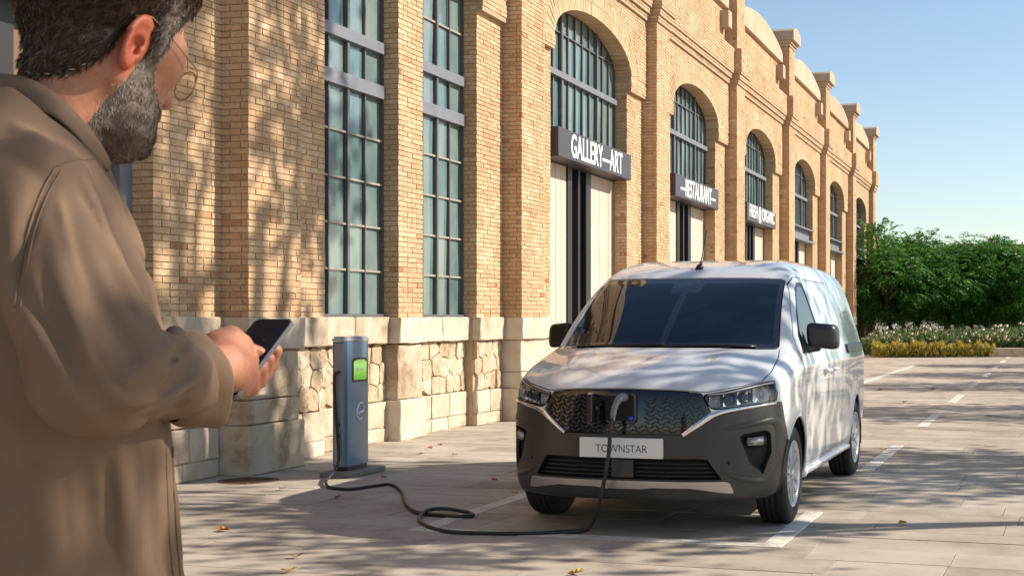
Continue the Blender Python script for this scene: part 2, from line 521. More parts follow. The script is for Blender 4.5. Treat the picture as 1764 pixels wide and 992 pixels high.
ZS, ARB, ARA = 5.35, 0.57, 1.815                 # springing height, rise and half width of the arches
ring = []
BACK = -0.60
for i in range(len(PIL)):
    p0 = PIL[i]; p1 = p0 + PW
    # pilaster shaft, shoulder, upper shaft
    solid(BACK, 0.0, p0, p1, Z0 - 0.02, 6.45)
    wall(0, 0.0, p0 - 0.008, p1 + 0.008, Z0, 6.47); wall(1, p0, -0.27, 0.0, Z0, 6.47); wall(2, p1, -0.27, 0.0, Z0, 6.47)
    for zb, zt, ex in ((6.45, 6.56, 0.04), (6.56, 6.67, 0.08), (6.67, 7.22, 0.12)):
        solid(BACK, ex, p0 - ex * 0.6, p1 + ex * 0.6, zb, zt)
        wall(0, ex, p0 - ex * 0.6 - 0.008, p1 + ex * 0.6 + 0.008, zb + 0.02, zt); wall(1, p0 - ex * 0.6, -0.27, ex, zb + 0.02, zt); wall(2, p1 + ex * 0.6, -0.27, ex, zb + 0.02, zt)
    solid(BACK, 0.0, p0 + 0.01, p1 - 0.01, 7.22, 8.62)
    wall(0, 0.0, p0 + 0.002, p1 - 0.002, 7.25, 8.62); wall(1, p0 + 0.01, -0.30, 0.0, 7.25, 8.62); wall(2, p1 - 0.01, -0.30, 0.0, 7.25, 8.62)
    if i == len(PIL) - 1: break
    q = PIL[i + 1]
    last_half = (p1 + q) / 2
    o0, o1 = last_half - ARA, last_half + ARA
    bay_kind = 'windows' if i == 2 else 'arch'
    if bay_kind == 'windows':
        piers = [(p1, 1.66), (3.21, 3.77), (5.27, q)]
        zt = 5.35
        for a, b_ in piers:
            solid(BACK, WN, a, b_, Z0 - 0.02, zt)
            wall(0, WN, a - (0.008 if a > p1 else 0), b_ + (0.008 if b_ < q else 0), Z0, 5.1)
            wall(1, a, -0.46, WN, Z0, zt); wall(2, b_, -0.46, WN, Z0, zt)
            if b_ - a > 0.6:
                solid(WN, WN2, a, b_, 5.08, zt); wall(0, WN2, a, b_, 5.1, zt)
            else: wall(0, WN, a - 0.008, b_ + 0.008, 5.1, zt)
        solid(BACK, WN2, p1, q, zt, 6.45); wall(0, WN2, p1, q, zt, 6.45)
    else:
        solid(BACK, WN, p1, o0, Z0 - 0.02, 5.1); solid(BACK, WN, o1, q, Z0 - 0.02, 5.1)
        wall(0, WN, p1, o0 + 0.008, Z0, 5.1); wall(0, WN, o1 - 0.008, q, Z0, 5.1)
        wall(1, o1, -0.46, WN, Z0, 5.1); wall(2, o0, -0.46, WN, Z0, 5.1)
        # corbel course under the arch
        for s0, s1 in ((p1, o0 + 0.0), (o1 - 0.0, q)):
            solid(BACK, WN2, s0, s1, 5.1, ZS); wall(0, WN2, s0, s1, 5.1, ZS)
        wall(1, o1, -0.46, WN2, 5.1, ZS); wall(2, o0, -0.46, WN2, 5.1, ZS)
        mid = last_half
        # spandrel: bricks outside the ring, backing in thin upright slices over the arch
        RO_A, RO_B = ARA + 0.40, ARB + 0.40

        def oh(z, a=RO_A, b_=RO_B):
            t = (z - ZS) / b_
            return a * math.sqrt(max(0.0, 1 - t * t)) if t < 1 else 0.0
        wall(0, WN2, p1, lambda z: mid - oh(z), ZS, 6.45)
        wall(0, WN2, lambda z: mid + oh(z), q, ZS, 6.45)
        nS = 40
        for k in range(nS):
            sa, sb_ = o0 + (o1 - o0) * k / nS, o0 + (o1 - o0) * (k + 1) / nS
            sm = (sa + sb_) / 2 - mid
            za = ZS + (ARB + 0.03) * math.sqrt(max(0, 1 - (sm / ARA) ** 2))
            solid(BACK + 0.14, WN2, sa, sb_, za, 6.45)
        solid(BACK, WN2, p1, o0, ZS, 6.45); solid(BACK, WN2, o1, q, ZS, 6.45)
        # two rings of radial bricks
        arc = [np.array([mid + ARA * math.cos(t), ZS + ARB * math.sin(t)]) for t in np.linspace(0, math.pi, 400)]
        arc = np.array(arc)
        dl = np.r_[0, np.cumsum(np.linalg.norm(np.diff(arc, axis=0), axis=1))]
        n_b = int(dl[-1] / 0.0545)
        for k in range(n_b):
            t = (k + 0.5) / n_b * dl[-1]
            px_, pz_ = np.interp(t, dl, arc[:, 0]), np.interp(t, dl, arc[:, 1])
            gx, gz = (px_ - mid) / ARA ** 2, (pz_ - ZS) / ARB ** 2
            g_ = math.hypot(gx, gz) + 1e-9
            ring.append((px_, pz_, gx / g_, gz / g_, 0.0, 0.19))
            ring.append((px_, pz_, gx / g_, gz / g_, 0.20, 0.39))
    # frieze mouldings and parapet
    for zb, zt, nn in ((6.45, 6.56, WN2 + 0.05), (6.56, 6.67, WN2 + 0.10), (6.67, 7.22, WN2 + 0.14)):
        solid(BACK, nn, p1, q, zb, zt); wall(0, nn, p1, q, zb + 0.02, zt)
    solid(BACK, WN, p1, q, 7.22, 8.10); wall(0, WN, p1, q, 7.25, 8.08)
# -- brick meshes
brk = np.array(brk)
pl = brk[:, 0].astype(int)
tint = np.clip(rng.normal(0.56, 0.15, len(brk)), 0, 1)
tint[rng.random(len(brk)) < 0.012] = 0.10
tint = np.where(brk[:, 4] < 2.6, tint - 0.05, tint)
hz = 0.0228
C = np.zeros((len(brk), 3)); H = np.zeros((len(brk), 3))
dep = 0.03
for P_ in (0, 1, 2):
    m_ = pl == P_
    pr_ = brk[m_, 5]; hd = (dep + pr_) / 2
    if P_ == 0:
        C[m_] = np.stack([brk[m_, 1] + pr_ - hd, brk[m_, 2], brk[m_, 4]], 1); H[m_] = np.stack([hd, brk[m_, 3] / 2, np.full(m_.sum(), hz)], 1)
    else:
        sg = -1 if P_ == 1 else 1
        C[m_] = np.stack([brk[m_, 2], brk[m_, 1] + sg * (pr_ - hd), brk[m_, 4]], 1); H[m_] = np.stack([brk[m_, 3] / 2, hd, np.full(m_.sum(), hz)], 1)
# nearest bricks that the picture shows become objects of their own
ca, sa_ = math.cos(FAC_A), math.sin(FAC_A)
Wx = -6.66 + C[:, 0] * ca - C[:, 1] * sa_; Wy = 9.66 + C[:, 0] * sa_ + C[:, 1] * ca
Dp = -PIX_S * Wx + PIX_C * Wy; Lx = PIX_C * Wx + PIX_S * Wy
ix = PX0 + F_PX * Lx / Dp; iy = PY0 - F_PX * (C[:, 2] - CAM_H) / Dp
ok = (ix > 330) & (ix < 556) & (iy > 5) & (iy < 545) & (pl != 2) & (C[:, 1] > -0.6)
area = np.where(ok, H[:, 1] * np.where(pl == 0, 0.52, 0.0) + H[:, 0] * np.where(pl == 1, 0.97, 0.0), 0) / Dp ** 2
pick = np.argsort(-area)[:298]
face_tint = np.repeat(tint, 6)
wallpart = empty('brick_wall', parent=bld)
keep = np.ones(len(brk), bool); keep[pick] = False
V, F = boxes(C[keep], H[keep])
tag(mesh_np('bricks_beyond', V, F, M['brick'], wallpart, attrs={'tint': ('FACE', np.repeat(tint[keep], 6))}), kind='stuff')
var = []
for k in range(16):
    V, F = boxes((0, 0, 0), (1, 1, 1))
    V = V * (1 + rng.normal(0, 0.012, V.shape))
    var.append(mesh_np('brick', V, F, M['brick'], attrs={'tint': ('FACE', np.full(6, 0.12 + 0.055 * k))}, link_it=False))
for i in pick:
    o = link('brick', var[int(np.clip((tint[i] - 0.12) / 0.055 + rng.normal(0, 0.5), 0, 15))], wallpart)
    o.location = C[i]; o.scale = H[i]
# ring bricks
R_, C_, H_ = [], [], []
for s, z, gx, gz, r0, r1 in ring:
    rm = (r0 + r1) / 2
    nf = WN2 + 0.006 + rng.random() * 0.006
    nb = -0.46 if r0 == 0 else -0.30
    C_.append(((nf + nb) / 2, s + gx * rm, z + gz * rm))
    H_.append(((nf - nb) / 2, 0.0228 * (1 + rm * 0.25), (r1 - r0) / 2))
    R_.append(np.array([[1, 0, 0], [0, gz, gx], [0, -gx, gz]]))
V, F = boxes(np.array(C_), np.array(H_), np.array(R_))
tag(mesh_np('arch_bricks', V, F, M['brick'], wallpart, attrs={'tint': ('FACE', np.repeat(np.clip(rng.normal(0.66, 0.15, len(C_)), 0, 1), 6))}), kind='stuff')
lo = np.array([m_[0] for m_ in mort]); hi = np.array([m_[1] for m_ in mort])
V, F = boxes((lo + hi) / 2, (hi - lo) / 2 - 0.0004 * rng.random((len(lo), 3)))
mesh_np('mortar_core', V, F, M['mortar'], wallpart)
# plain return walls, roof and dark interior behind
sN, sF = PIL[0], PIL[-1] + PW
box('end_wall', (-14, sF - 0.4, 0), (-0.62, sF - 0.02, 8.0), M['mortar'], bld)
box('end_wall', (-14, sN, 0), (-0.62, sN + 0.3, 8.0), M['mortar'], bld)
box('back_wall', (-14.3, sN, 0), (-14.02, sF - 0.1, 8.0), M['mortar'], bld)
box('roof', (-14.2, sN - 0.1, 8.02), (-0.61, sF - 0.04, 8.07), M['coping'], bld)
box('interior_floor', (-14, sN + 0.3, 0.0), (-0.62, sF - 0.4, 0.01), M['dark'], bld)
box('dark_backdrop', (-3.2, sN + 0.3, 0.01), (-3.15, sF - 0.4, 8.0), M['dark'], bld)  # near-black sheet stands in for the unlit depth of the hall

# -- coping stones, caps and spouts
for i in range(len(PIL)):
    p0 = PIL[i]; p1 = p0 + PW
    for zb, zt, ex in ((8.55, 8.62, 0.03), (8.62, 8.70, 0.07)):
        box('cap_moulding', (-0.55 - ex, p0 - ex, zb), (ex, p1 + ex, zt), M['coping'], bld, bev=0.008)
    e = 0.15
    poly = [(p0 - e, 8.70)] + [(p1 + e, 8.70)]
    nA = 10
    for k in range(nA + 1):
        t = k / nA
        s = p1 + e - t * (PW + 2 * e)
        poly.append((s, 8.93 + 0.13 * math.sin(math.pi * t) ** 0.6))
    prism('cap', poly, -0.62, 0.15, lambda a, b_, t: (t, a, b_), M['coping'], bld)
    if i == len(PIL) - 1: break
    q = PIL[i + 1]
    poly = [(p1 - 0.005, 8.10), (q + 0.005, 8.10)]
    for k in range(17):
        t = k / 16
        poly.append((q + 0.005 - t * (q - p1 + 0.01), 8.30 + 0.42 * math.sin(math.pi * t) ** 0.75))
    prism('coping', poly, -0.56, WN + 0.10, lambda a, b_, t: (t, a, b_), M['coping'], bld)
    box('spout_stone', (WN - 0.05, q - 0.52, 7.62), (WN + 0.2, q - 0.18, 7.98), M['coping'], bld, bev=0.02)

# -- limestone plinth: single stones
plinth = empty('plinth', parent=bld)


def stone(n1, s0, s1, z0, z1, n0=-0.5, mat='stone', rough=0.004, bev=0.010, name='stone', sides=True):
    """a dressed block: flat worn front, narrow broken arris."""
    g = 0.0025
    s0 += g; s1 -= g; z0 += g * 0.4; z1 -= g
    ns = max(2, min(8, int((s1 - s0) / 0.1))); nz = max(2, min(7, int((z1 - z0) / 0.09)))
    eb = 0.012
    ss_ = np.r_[s0, np.linspace(s0 + eb, s1 - eb, ns), s1]; zz_ = np.r_[z0, np.linspace(z0 + eb, z1 - eb, nz), z1]
    bm = bmesh.new()
    ph_ = rng.random(4) * 6
    rows = []
    A, B = len(ss_), len(zz_)
    for iz in range(B):
        r = []
        for is_ in range(A):
            edge = is_ in (0, A - 1) or iz in (0, B - 1)
            d = rng.normal(0, rough * 0.6) + 0.005 * math.sin(ss_[is_] * 9 + ph_[0]) * math.sin(zz_[iz] * 11 + ph_[1])
            ss, zz = ss_[is_], zz_[iz]
            if edge:
                d -= bev * rng.uniform(0.5, 1.4)
                if rng.random() < 0.12: d -= 0.014 * rng.random()
            if is_ in (0, A - 1): ss += (1 if is_ == 0 else -1) * abs(rng.normal(0, rough))
            if iz in (0, B - 1) and z0 > 0.05: zz += (1 if iz == 0 else -1) * abs(rng.normal(0, rough * 0.6))
            r.append(bm.verts.new((n1 + d, ss, zz)))
        rows.append(r)
    for iz in range(B - 1):
        for is_ in range(A - 1):
            bm.faces.new((rows[iz][is_], rows[iz][is_ + 1], rows[iz + 1][is_ + 1], rows[iz + 1][is_]))
    rim = [rows[0][k] for k in range(A)] + [rows[k][A - 1] for k in range(1, B)] + [rows[B - 1][k] for k in range(A - 2, -1, -1)] + [rows[k][0] for k in range(B - 2, 0, -1)]
    m1, back = [], []
    for v in rim:
        m1.append(bm.verts.new((n1 - 0.10 + rng.normal(0, rough), v.co.y + rng.normal(0, rough * 0.6), v.co.z)))
        back.append(bm.verts.new((n0, v.co.y, v.co.z)))
    n = len(rim)
    for k in range(n):
        k2 = (k + 1) % n
        bm.faces.new((rim[k2], rim[k], m1[k], m1[k2])); bm.faces.new((m1[k2], m1[k], back[k], back[k2]))
    bmesh.ops.recalc_face_normals(bm, faces=list(bm.faces))
    return bm_obj(name, bm, M[mat], plinth, smooth=False)


def rubble(n1, s0, s1, z0, z1, cw=0.235, chh=0.205):
    """rows of rough six-sided stones, each its own polygon with a recessed joint."""
    rows = max(1, int(round((z1 - z0) / chh)))
    P = []
    for r in range(-1, rows + 1):
        x = s0 - cw + (cw / 2 if r % 2 else 0)
        while x < s1 + cw:
            P.append((x + rng.normal(0, cw * 0.12), z0 + (r + 0.5) * (z1 - z0) / rows + rng.normal(0, chh * 0.10))); x += cw * rng.uniform(0.8, 1.2)
    P = np.array(P)
    for c in P:
        if not (s0 - 0.02 < c[0] < s1 + 0.02 and z0 - 0.01 < c[1] < z1 + 0.01): continue
        poly = [(s0, z0), (s1, z0), (s1, z1), (s0, z1)]
        for o_ in P:
            d = o_ - c; L2 = d @ d
            if L2 < 1e-9 or L2 > 0.6: continue
            mpt = (c + o_) / 2 - d / math.sqrt(L2) * 0.0035
            new = []
            for a in range(len(poly)):
                A, B = np.array(poly[a]), np.array(poly[(a + 1) % len(poly)])
                da, db = (A - mpt) @ d, (B - mpt) @ d
                if da <= 0: new.append(tuple(A))
                if da * db < 0: new.append(tuple(A + (B - A) * da / (da - db)))
            poly = new
            if len(poly) < 3: break
        if len(poly) < 3: continue
        pa = np.array(poly)
        if np.ptp(pa[:, 0]) < 0.05 or np.ptp(pa[:, 1]) < 0.05: continue
        cen = pa.mean(0)
        bm = bmesh.new()
        pr_ = rng.normal(0, 0.007)
        # subdivide the outline so that it wobbles
        out = []
        for a in range(len(pa)):
            A, B = pa[a], pa[(a + 1) % len(pa)]
            out += [A, (A + B) / 2 + rng.normal(0, 0.005, 2)]
        rings = []
        for f_, dn in ((1.0, -0.05), (0.992, -0.008), (0.93, 0.0), (0.5, 0.002)):
            rings.append([bm.verts.new((n1 + pr_ + dn + rng.normal(0, 0.004), cen[0] + (q_[0] - cen[0]) * f_, cen[1] + (q_[1] - cen[1]) * f_)) for q_ in out])
        k_ = len(out)
        for a in range(3):
            for j in range(k_):
                bm.faces.new((rings[a][j], rings[a][(j + 1) % k_], rings[a + 1][(j + 1) % k_], rings[a + 1][j]))
        bm.faces.new(rings[3])
        bmesh.ops.recalc_face_normals(bm, faces=list(bm.faces))
        bm_obj('stone', bm, M['rubble'], plinth, smooth=False)


def spl(s0, s1, w):
    n = max(1, int(round((s1 - s0) / w)))
    e = np.linspace(s0, s1, n + 1)
    e[1:-1] += rng.normal(0, w * 0.08, n - 1)
    return list(zip(e[:-1], e[1:]))


# backing behind the joints
box('plinth_core', (-0.6, PIL[0], 0.0), (WN - 0.035, PIL[2] + PW, 1.30), M['mortar'], plinth) if False else None
for i in range(1, len(PIL)):
    p0 = PIL[i]; p1 = p0 + PW
    stone(0.035, p0 - 0.04, p1 + 0.04, 0, 0.42); stone(0.0, p0, p1, 0.42, 0.63); stone(-0.005, p0 + 0.005, p1 - 0.005, 0.63, 1.045)
    stone(0.04, p0 - 0.045, p1 + 0.045, 1.045, 1.33)
    if i == len(PIL) - 1: break
    q = PIL[i + 1]
    mid = (p1 + q) / 2
    if i == 2:
        segs = [(p1 + 0.045, 1.67, 'b'), (1.655, 3.205, 'r'), (3.20, 3.78, 'p'), (3.775, 5.275, 'r'), (5.265, q - 0.045, 'b')]
    else:
        segs = [(p1 + 0.045, mid - ARA + 0.03, 'b'), (mid + ARA - 0.03, q - 0.045, 'b')]
    for s0, s1, k in segs:
        if k == 'p':
            stone(WN + 0.045, s0 - 0.03, s1 + 0.03, 0, 0.44, -0.6); stone(WN + 0.005, s0, s1, 0.44, 1.04, -0.6); stone(WN + 0.05, s0 - 0.035, s1 + 0.035, 1.045, 1.33, -0.6)
            continue
        rec = -0.14 if k == 'r' else 0.0
        box('plinth_core', (-0.6, s0, 0.0), (WN - 0.045 + rec, s1, 1.30), M['mortar'], plinth)
        if i == 2 or (i == 1 and s0 > -3):
            for a, b_ in spl(s0, s1, 0.55): stone(WN + 0.02 + rec, a, b_, 0, 0.15, -0.6)
            for a, b_ in spl(s0, s1, 0.45): stone(WN + 0.02 + rec, a, b_, 0.15, 0.43, -0.6)
            rubble(WN - 0.008 + rec, s0, s1, 0.435, 1.04)
        else:
            stone(WN + 0.03, s0, s1, 0, 0.43); stone(WN + 0.0, s0, s1, 0.43, 1.045)
        for a, b_ in spl(s0, s1, 0.75): stone(WN + 0.055 + rec, a, b_, 1.045, 1.335, -0.6)


# -- windows and doors
def pane(n, s0, s1, z0, z1, parent, tilt=0.011):
    V, F = boxes((0, 0, 0), (0.003, (s1 - s0) / 2, (z1 - z0) / 2))
    o = mesh_np('pane', V, F, M['pane'], parent)
    o.location = (n, (s0 + s1) / 2, (z0 + z1) / 2)
    o.rotation_euler = (0, rng.normal(0, tilt), rng.normal(0, tilt))
    return o


def tall_window(s0, s1):
    w = empty('window', parent=bld)
    zs = [1.36, 1.815, 2.28, 2.745, 3.215, 3.66, 3.80, 4.14, 4.26, 4.78, 5.30]
    fr = 0.03
    box('frame', (-0.50, s0, 1.335), (-0.425, s0 + fr, 5.34), M['bar'], w); box('frame', (-0.50, s1 - fr, 1.335), (-0.425, s1, 5.34), M['bar'], w)
    box('sill', (-0.50, s0 + fr, 1.335), (-0.40, s1 - fr, 1.362), M['bar'], w)
    xs = np.linspace(s0 + fr, s1 - fr, 5)
    for z0, z1 in ((3.66, 3.80), (4.14, 4.26)):
        box('transom', (-0.49, s0 + fr, z0), (-0.395, s1 - fr, z1), M['steel'], w, bev=0.004)
    for r in range(len(zs) - 1):
        z0, z1 = zs[r], zs[r + 1]
        if (z0, z1) in ((3.66, 3.80), (4.14, 4.26)): continue
        for c in range(4):
            pane(-0.468, xs[c], xs[c + 1], z0, z1, w)
        if r > 0 and zs[r] not in (3.80, 4.26, 3.66, 4.14):
            box('glazing_bar', (-0.455, s0 + fr, z0 - 0.012), (-0.435, s1 - fr, z0 + 0.010), M['bar_lit'], w)
    for c in range(1, 4):
        hw = 0.021 if c == 2 else 0.011
        box('mullion', (-0.458, xs[c] - hw, 1.362), (-0.418 if c == 2 else -0.43, xs[c] + hw, 5.33), M['bar'], w)


tall_window(1.66, 3.21)
tall_window(3.77, 5.27)


def arch_bay(p1, q, sign):
    mid = (p1 + q) / 2
    s0, s1 = mid - ARA, mid + ARA
    w = empty('arched_window', parent=bld)
    xs = np.linspace(s0 + 0.02, s1 - 0.02, 12)
    big = (3, 8)
    near_ = p1 > -1
    for c in range(11):
        sm = (xs[c] + xs[c + 1]) / 2 - mid
        za = ZS + ARB * math.sqrt(max(0, 1 - (sm / ARA) ** 2)) + 0.06
        pane(-0.49, xs[c], xs[c + 1], 4.04, 4.86, w, 0.012); pane(-0.49, xs[c], xs[c + 1], 4.95, 5.53, w, 0.01)
        if za > 5.58: pane(-0.49, xs[c], xs[c + 1], 5.55, za, w, 0.01)
    for c in range(12):
        hw = 0.035 if c in big else 0.016
        sm = min(abs(xs[c] - mid) / ARA, 0.999)
        zt = ZS + ARB * math.sqrt(1 - sm ** 2) + 0.05
        box('mullion', (-0.485, xs[c] - hw, 4.0), (-0.475 + (0.045 if c in big else 0.02), xs[c] + hw, zt), M['bar'], w)
    box('transom', (-0.49, s0 + 0.005, 4.86), (-0.405, s1 - 0.005, 4.95), M['steel'], w, bev=0.004)
    box('glazing_bar', (-0.48, s0 + 0.005, 5.53), (-0.452, s1 - 0.005, 5.55), M['bar'], w)
    box('sill', (-0.50, s0 + 0.005, 3.98), (-0.38, s1 - 0.005, 4.04), M['steel'], w, bev=0.004)
    # door leaves below the sign
    d = empty('door', parent=bld)
    zt = 3.60
    W_ = s1 - s0

    def leaf(a, b_, n, step=0.24, mat='plank'):
        k = max(1, int(round((b_ - a) / step)))
        e = np.linspace(a, b_, k + 1)
        for x0, x1 in zip(e[:-1], e[1:]):
            box('plank', (n - 0.04, x0 + 0.003, 0.02), (n + rng.normal(0, 0.0015), x1 - 0.003, zt), M[mat], d, bev=0.004)
    lm = 'brownwood' if p1 < -1 else 'plank'
    leaf(s0 + 0.01, s0 + 0.37 * W_, -0.50, 0.24, lm)
    box('door_post', (-0.60, s0 + 0.37 * W_ + 0.004, 0.0), (-0.47, s0 + 0.42 * W_, zt), M['black'], d)
    leaf(s0 + 0.425 * W_, s0 + 0.50 * W_, -0.58, 0.2, 'brownwood')
    box('door_post', (-0.60, s0 + 0.505 * W_, 0.0), (-0.48, s0 + 0.53 * W_, zt), M['black'], d)
    box('door_post', (-0.60, s0 + 0.60 * W_, 0.0), (-0.47, s0 + 0.665 * W_, zt), M['black'], d)
    leaf(s0 + 0.67 * W_, s1 - (0.16 if p1 < -1 else 0.01), -0.50, 0.24, lm)
    if p1 < -1: box('door_post', (-0.56, s1 - 0.155, 0.0), (-0.44, s1 - 0.004, zt), M['steel'], d)
    box('head_rail', (-0.62, s0 + 0.005, 3.60), (-0.46, s1 - 0.005, 3.66), M['black'], d)
    # sign beam
    if sign:
        g = empty('shop_sign', parent=None)
        g.location = bld.location; g.rotation_euler = (0, 0, FAC_A)
        box('sign_box', (-0.46, s0 + 0.12, 3.61), (-0.17, s1 - 0.02, 4.035), M['sign'], g, bev=0.012)
        text, lab = sign
        tag(g, lab, 'sign', 'shop signs over the hall doors')
        cu = bpy.data.curves.new('sign_text', 'FONT')
        cu.body = text; cu.size = 0.4; cu.align_x = 'CENTER'; cu.align_y = 'CENTER'; cu.extrude = 0.008; cu.offset = 0.006
        t = bpy.data.objects.new('lettering', cu); COL.objects.link(t)
        bpy.context.view_layer.update()
        dg = bpy.context.evaluated_depsgraph_get()
        me = bpy.data.meshes.new_from_object(t.evaluated_get(dg))
        bpy.data.objects.remove(t)
        co = np.zeros(len(me.vertices) * 3); me.vertices.foreach_get('co', co); co = co.reshape(-1, 3)
        ex = np.ptp(co[:, 0]); ey = np.ptp(co[:, 1]); cx = (co[:, 0].max() + co[:, 0].min()) / 2; cy = (co[:, 1].max() + co[:, 1].min()) / 2
        wid = (s1 - s0) * (0.68 if 'GALL' in text else (0.78 if 'REST' in text else 0.84))
        new = np.stack([-0.168 + co[:, 2], (s0 + s1) / 2 + 0.05 + (co[:, 0] - cx) / ex * wid, 3.825 + (co[:, 1] - cy) / ey * (0.40 if 'FRESH' in text else 0.345)], 1)
        me.vertices.foreach_set('co', new.ravel().astype(np.float32)); me.materials.clear(); me.materials.append(M['letter'])
        o = link('lettering', me, g)
    else:
        bmn = empty('lintel_beam', parent=bld)
        box('web', (-0.46, s0 + 0.01, 3.62), (-0.36, s1 - 0.01, 3.975), M['steel'], bmn)
        box('flange', (-0.46, s0 + 0.01, 3.56), (-0.17, s1 - 0.01, 3.615), M['steel'], bmn)
        box('flange', (-0.355, s0 + 0.012, 3.93), (-0.2, s1 - 0.012, 3.97), M['steel'], bmn)


SIGNS = {3: ('GALLERY\u2014ART', 'charcoal sign box lettered GALLERY ART in narrow white capitals'),
         4: ('\u2014RESTAURANT\u2014', 'charcoal sign box lettered RESTAURANT between two white dashes'),
         5: ('FRESH @ ORGANIC', 'charcoal sign box lettered FRESH and ORGANIC in tall crowded white capitals')}
for i in range(1, len(PIL) - 1):
    if i == 2: continue
    arch_bay(PIL[i] + PW, PIL[i + 1], SIGNS.get(i))
# ================================================================== SDF TOOLS
def smax(a, b, k):
    h = np.maximum(k - np.abs(a - b), 0.0) / k
    return np.maximum(a, b) + h * h * k * 0.25


def smin(a, b, k):
    return -smax(-a, -b, k)


def sstep(a, b, x):
    t = np.clip((x - a) / (b - a), 0, 1)
    return t * t * (3 - 2 * t)


def grad(f, P, e=1e-3):
    g = np.zeros_like(P)
    for k in range(3):
        d = np.zeros(3); d[k] = e
        g[:, k] = (f(P + d) - f(P - d)) / (2 * e)
    return g


def surface_nets(f, lo, hi, h, newton=3, sparse=0):
    lo = np.array(lo, float); hi = np.array(hi, float)
    n = np.ceil((hi - lo) / h).astype(int) + 1
    xs = [lo[k] + h * np.arange(n[k]) for k in range(3)]
    val = np.empty(n, dtype=np.float32)
    if sparse:
        B = 8
        nb = np.ceil(n / B).astype(int)
        cx = [lo[k] + h * (np.arange(nb[k]) * B + B / 2 - 0.5) for k in range(3)]
        G = np.stack(np.meshgrid(*cx, indexing='ij'), -1).reshape(-1, 3)
        cv_ = f(G).reshape(nb)
        big = np.repeat(np.repeat(np.repeat(cv_, B, 0), B, 1), B, 2)
        val[:] = big[:n[0], :n[1], :n[2]]
        act_b = np.argwhere(np.abs(cv_) < h * B * 0.9 * sparse)
        loc = np.stack(np.meshgrid(np.arange(B), np.arange(B), np.arange(B), indexing='ij'), -1).reshape(-1, 3)
        for i in range(0, len(act_b), 600):
            I = (act_b[i:i + 600, None, :] * B + loc[None]).reshape(-1, 3)
            I = I[(I < n).all(1)]
            val[I[:, 0], I[:, 1], I[:, 2]] = f(lo + h * I)
    else:
        YY, ZZ = np.meshgrid(xs[1], xs[2], indexing='ij')
        step = max(1, int(400000 / (n[1] * n[2])))
        for i in range(0, n[0], step):
            xx = xs[0][i:i + step]
            P = np.empty((len(xx), n[1], n[2], 3))
            P[..., 0] = xx[:, None, None]; P[..., 1] = YY; P[..., 2] = ZZ
            val[i:i + step] = f(P.reshape(-1, 3)).reshape(len(xx), n[1], n[2])
    ins = val < 0
    c = ins[:-1, :-1, :-1]
    any_in = np.zeros_like(c); all_in = np.ones_like(c)
    for dx in (0, 1):
        for dy in (0, 1):
            for dz in (0, 1):
                s = ins[dx:n[0] - 1 + dx, dy:n[1] - 1 + dy, dz:n[2] - 1 + dz]
                any_in |= s; all_in &= s
    act = any_in & ~all_in
    idx = -np.ones(act.shape, dtype=np.int64)
    cells = np.argwhere(act)
    idx[act] = np.arange(len(cells))
    acc = np.zeros((len(cells), 3)); cnt = np.zeros(len(cells))
    corners = [(dx, dy, dz) for dx in (0, 1) for dy in (0, 1) for dz in (0, 1)]
    for a in corners:
        for ax in range(3):
            if a[ax] == 1: continue
            b = list(a); b[ax] = 1
            va = val[cells[:, 0] + a[0], cells[:, 1] + a[1], cells[:, 2] + a[2]]
            vb = val[cells[:, 0] + b[0], cells[:, 1] + b[1], cells[:, 2] + b[2]]
            m = (va < 0) != (vb < 0)
            t = va[m] / (va[m] - vb[m])
            p = np.tile(np.array(a, float), (m.sum(), 1)); p[:, ax] = t
            acc[m] += p; cnt[m] += 1
    V = lo + h * (cells + acc / cnt[:, None])
    F = []
    for ax in range(3):
        sl0 = [slice(1, n[k] - 1) for k in range(3)]; sl1 = list(sl0)
        sl0[ax] = slice(0, n[ax] - 1); sl1[ax] = slice(1, n[ax])
        a = ins[tuple(sl0)]; b = ins[tuple(sl1)]
        e = np.argwhere(a != b)
        off = np.ones(3, int); off[ax] = 0
        e2 = e + off
        fl = a[tuple(e.T)]
        u, v = (ax + 1) % 3, (ax + 2) % 3
        q = []
        for du, dv in ((1, 1), (0, 1), (0, 0), (1, 0)):
            c_ = e2.copy(); c_[:, u] -= du; c_[:, v] -= dv
            q.append(idx[tuple(c_.T)])
        q = np.stack(q, 1)
        q[~fl] = q[~fl][:, ::-1]
        F.append(q)
    F = np.concatenate(F)
    F = F[(F >= 0).all(1)]
    for _ in range(newton):
        d = f(V); g = grad(f, V)
        V = V - np.clip(d / (np.sum(g * g, 1) + 1e-6), -h, h)[:, None] * g
    return V, F


def tri(F):
    return np.concatenate([F[:, [0, 1, 2]], F[:, [0, 2, 3]]])


def compact(V, F):
    used, inv = np.unique(F.ravel(), return_inverse=True)
    return V[used], inv.reshape(F.shape)


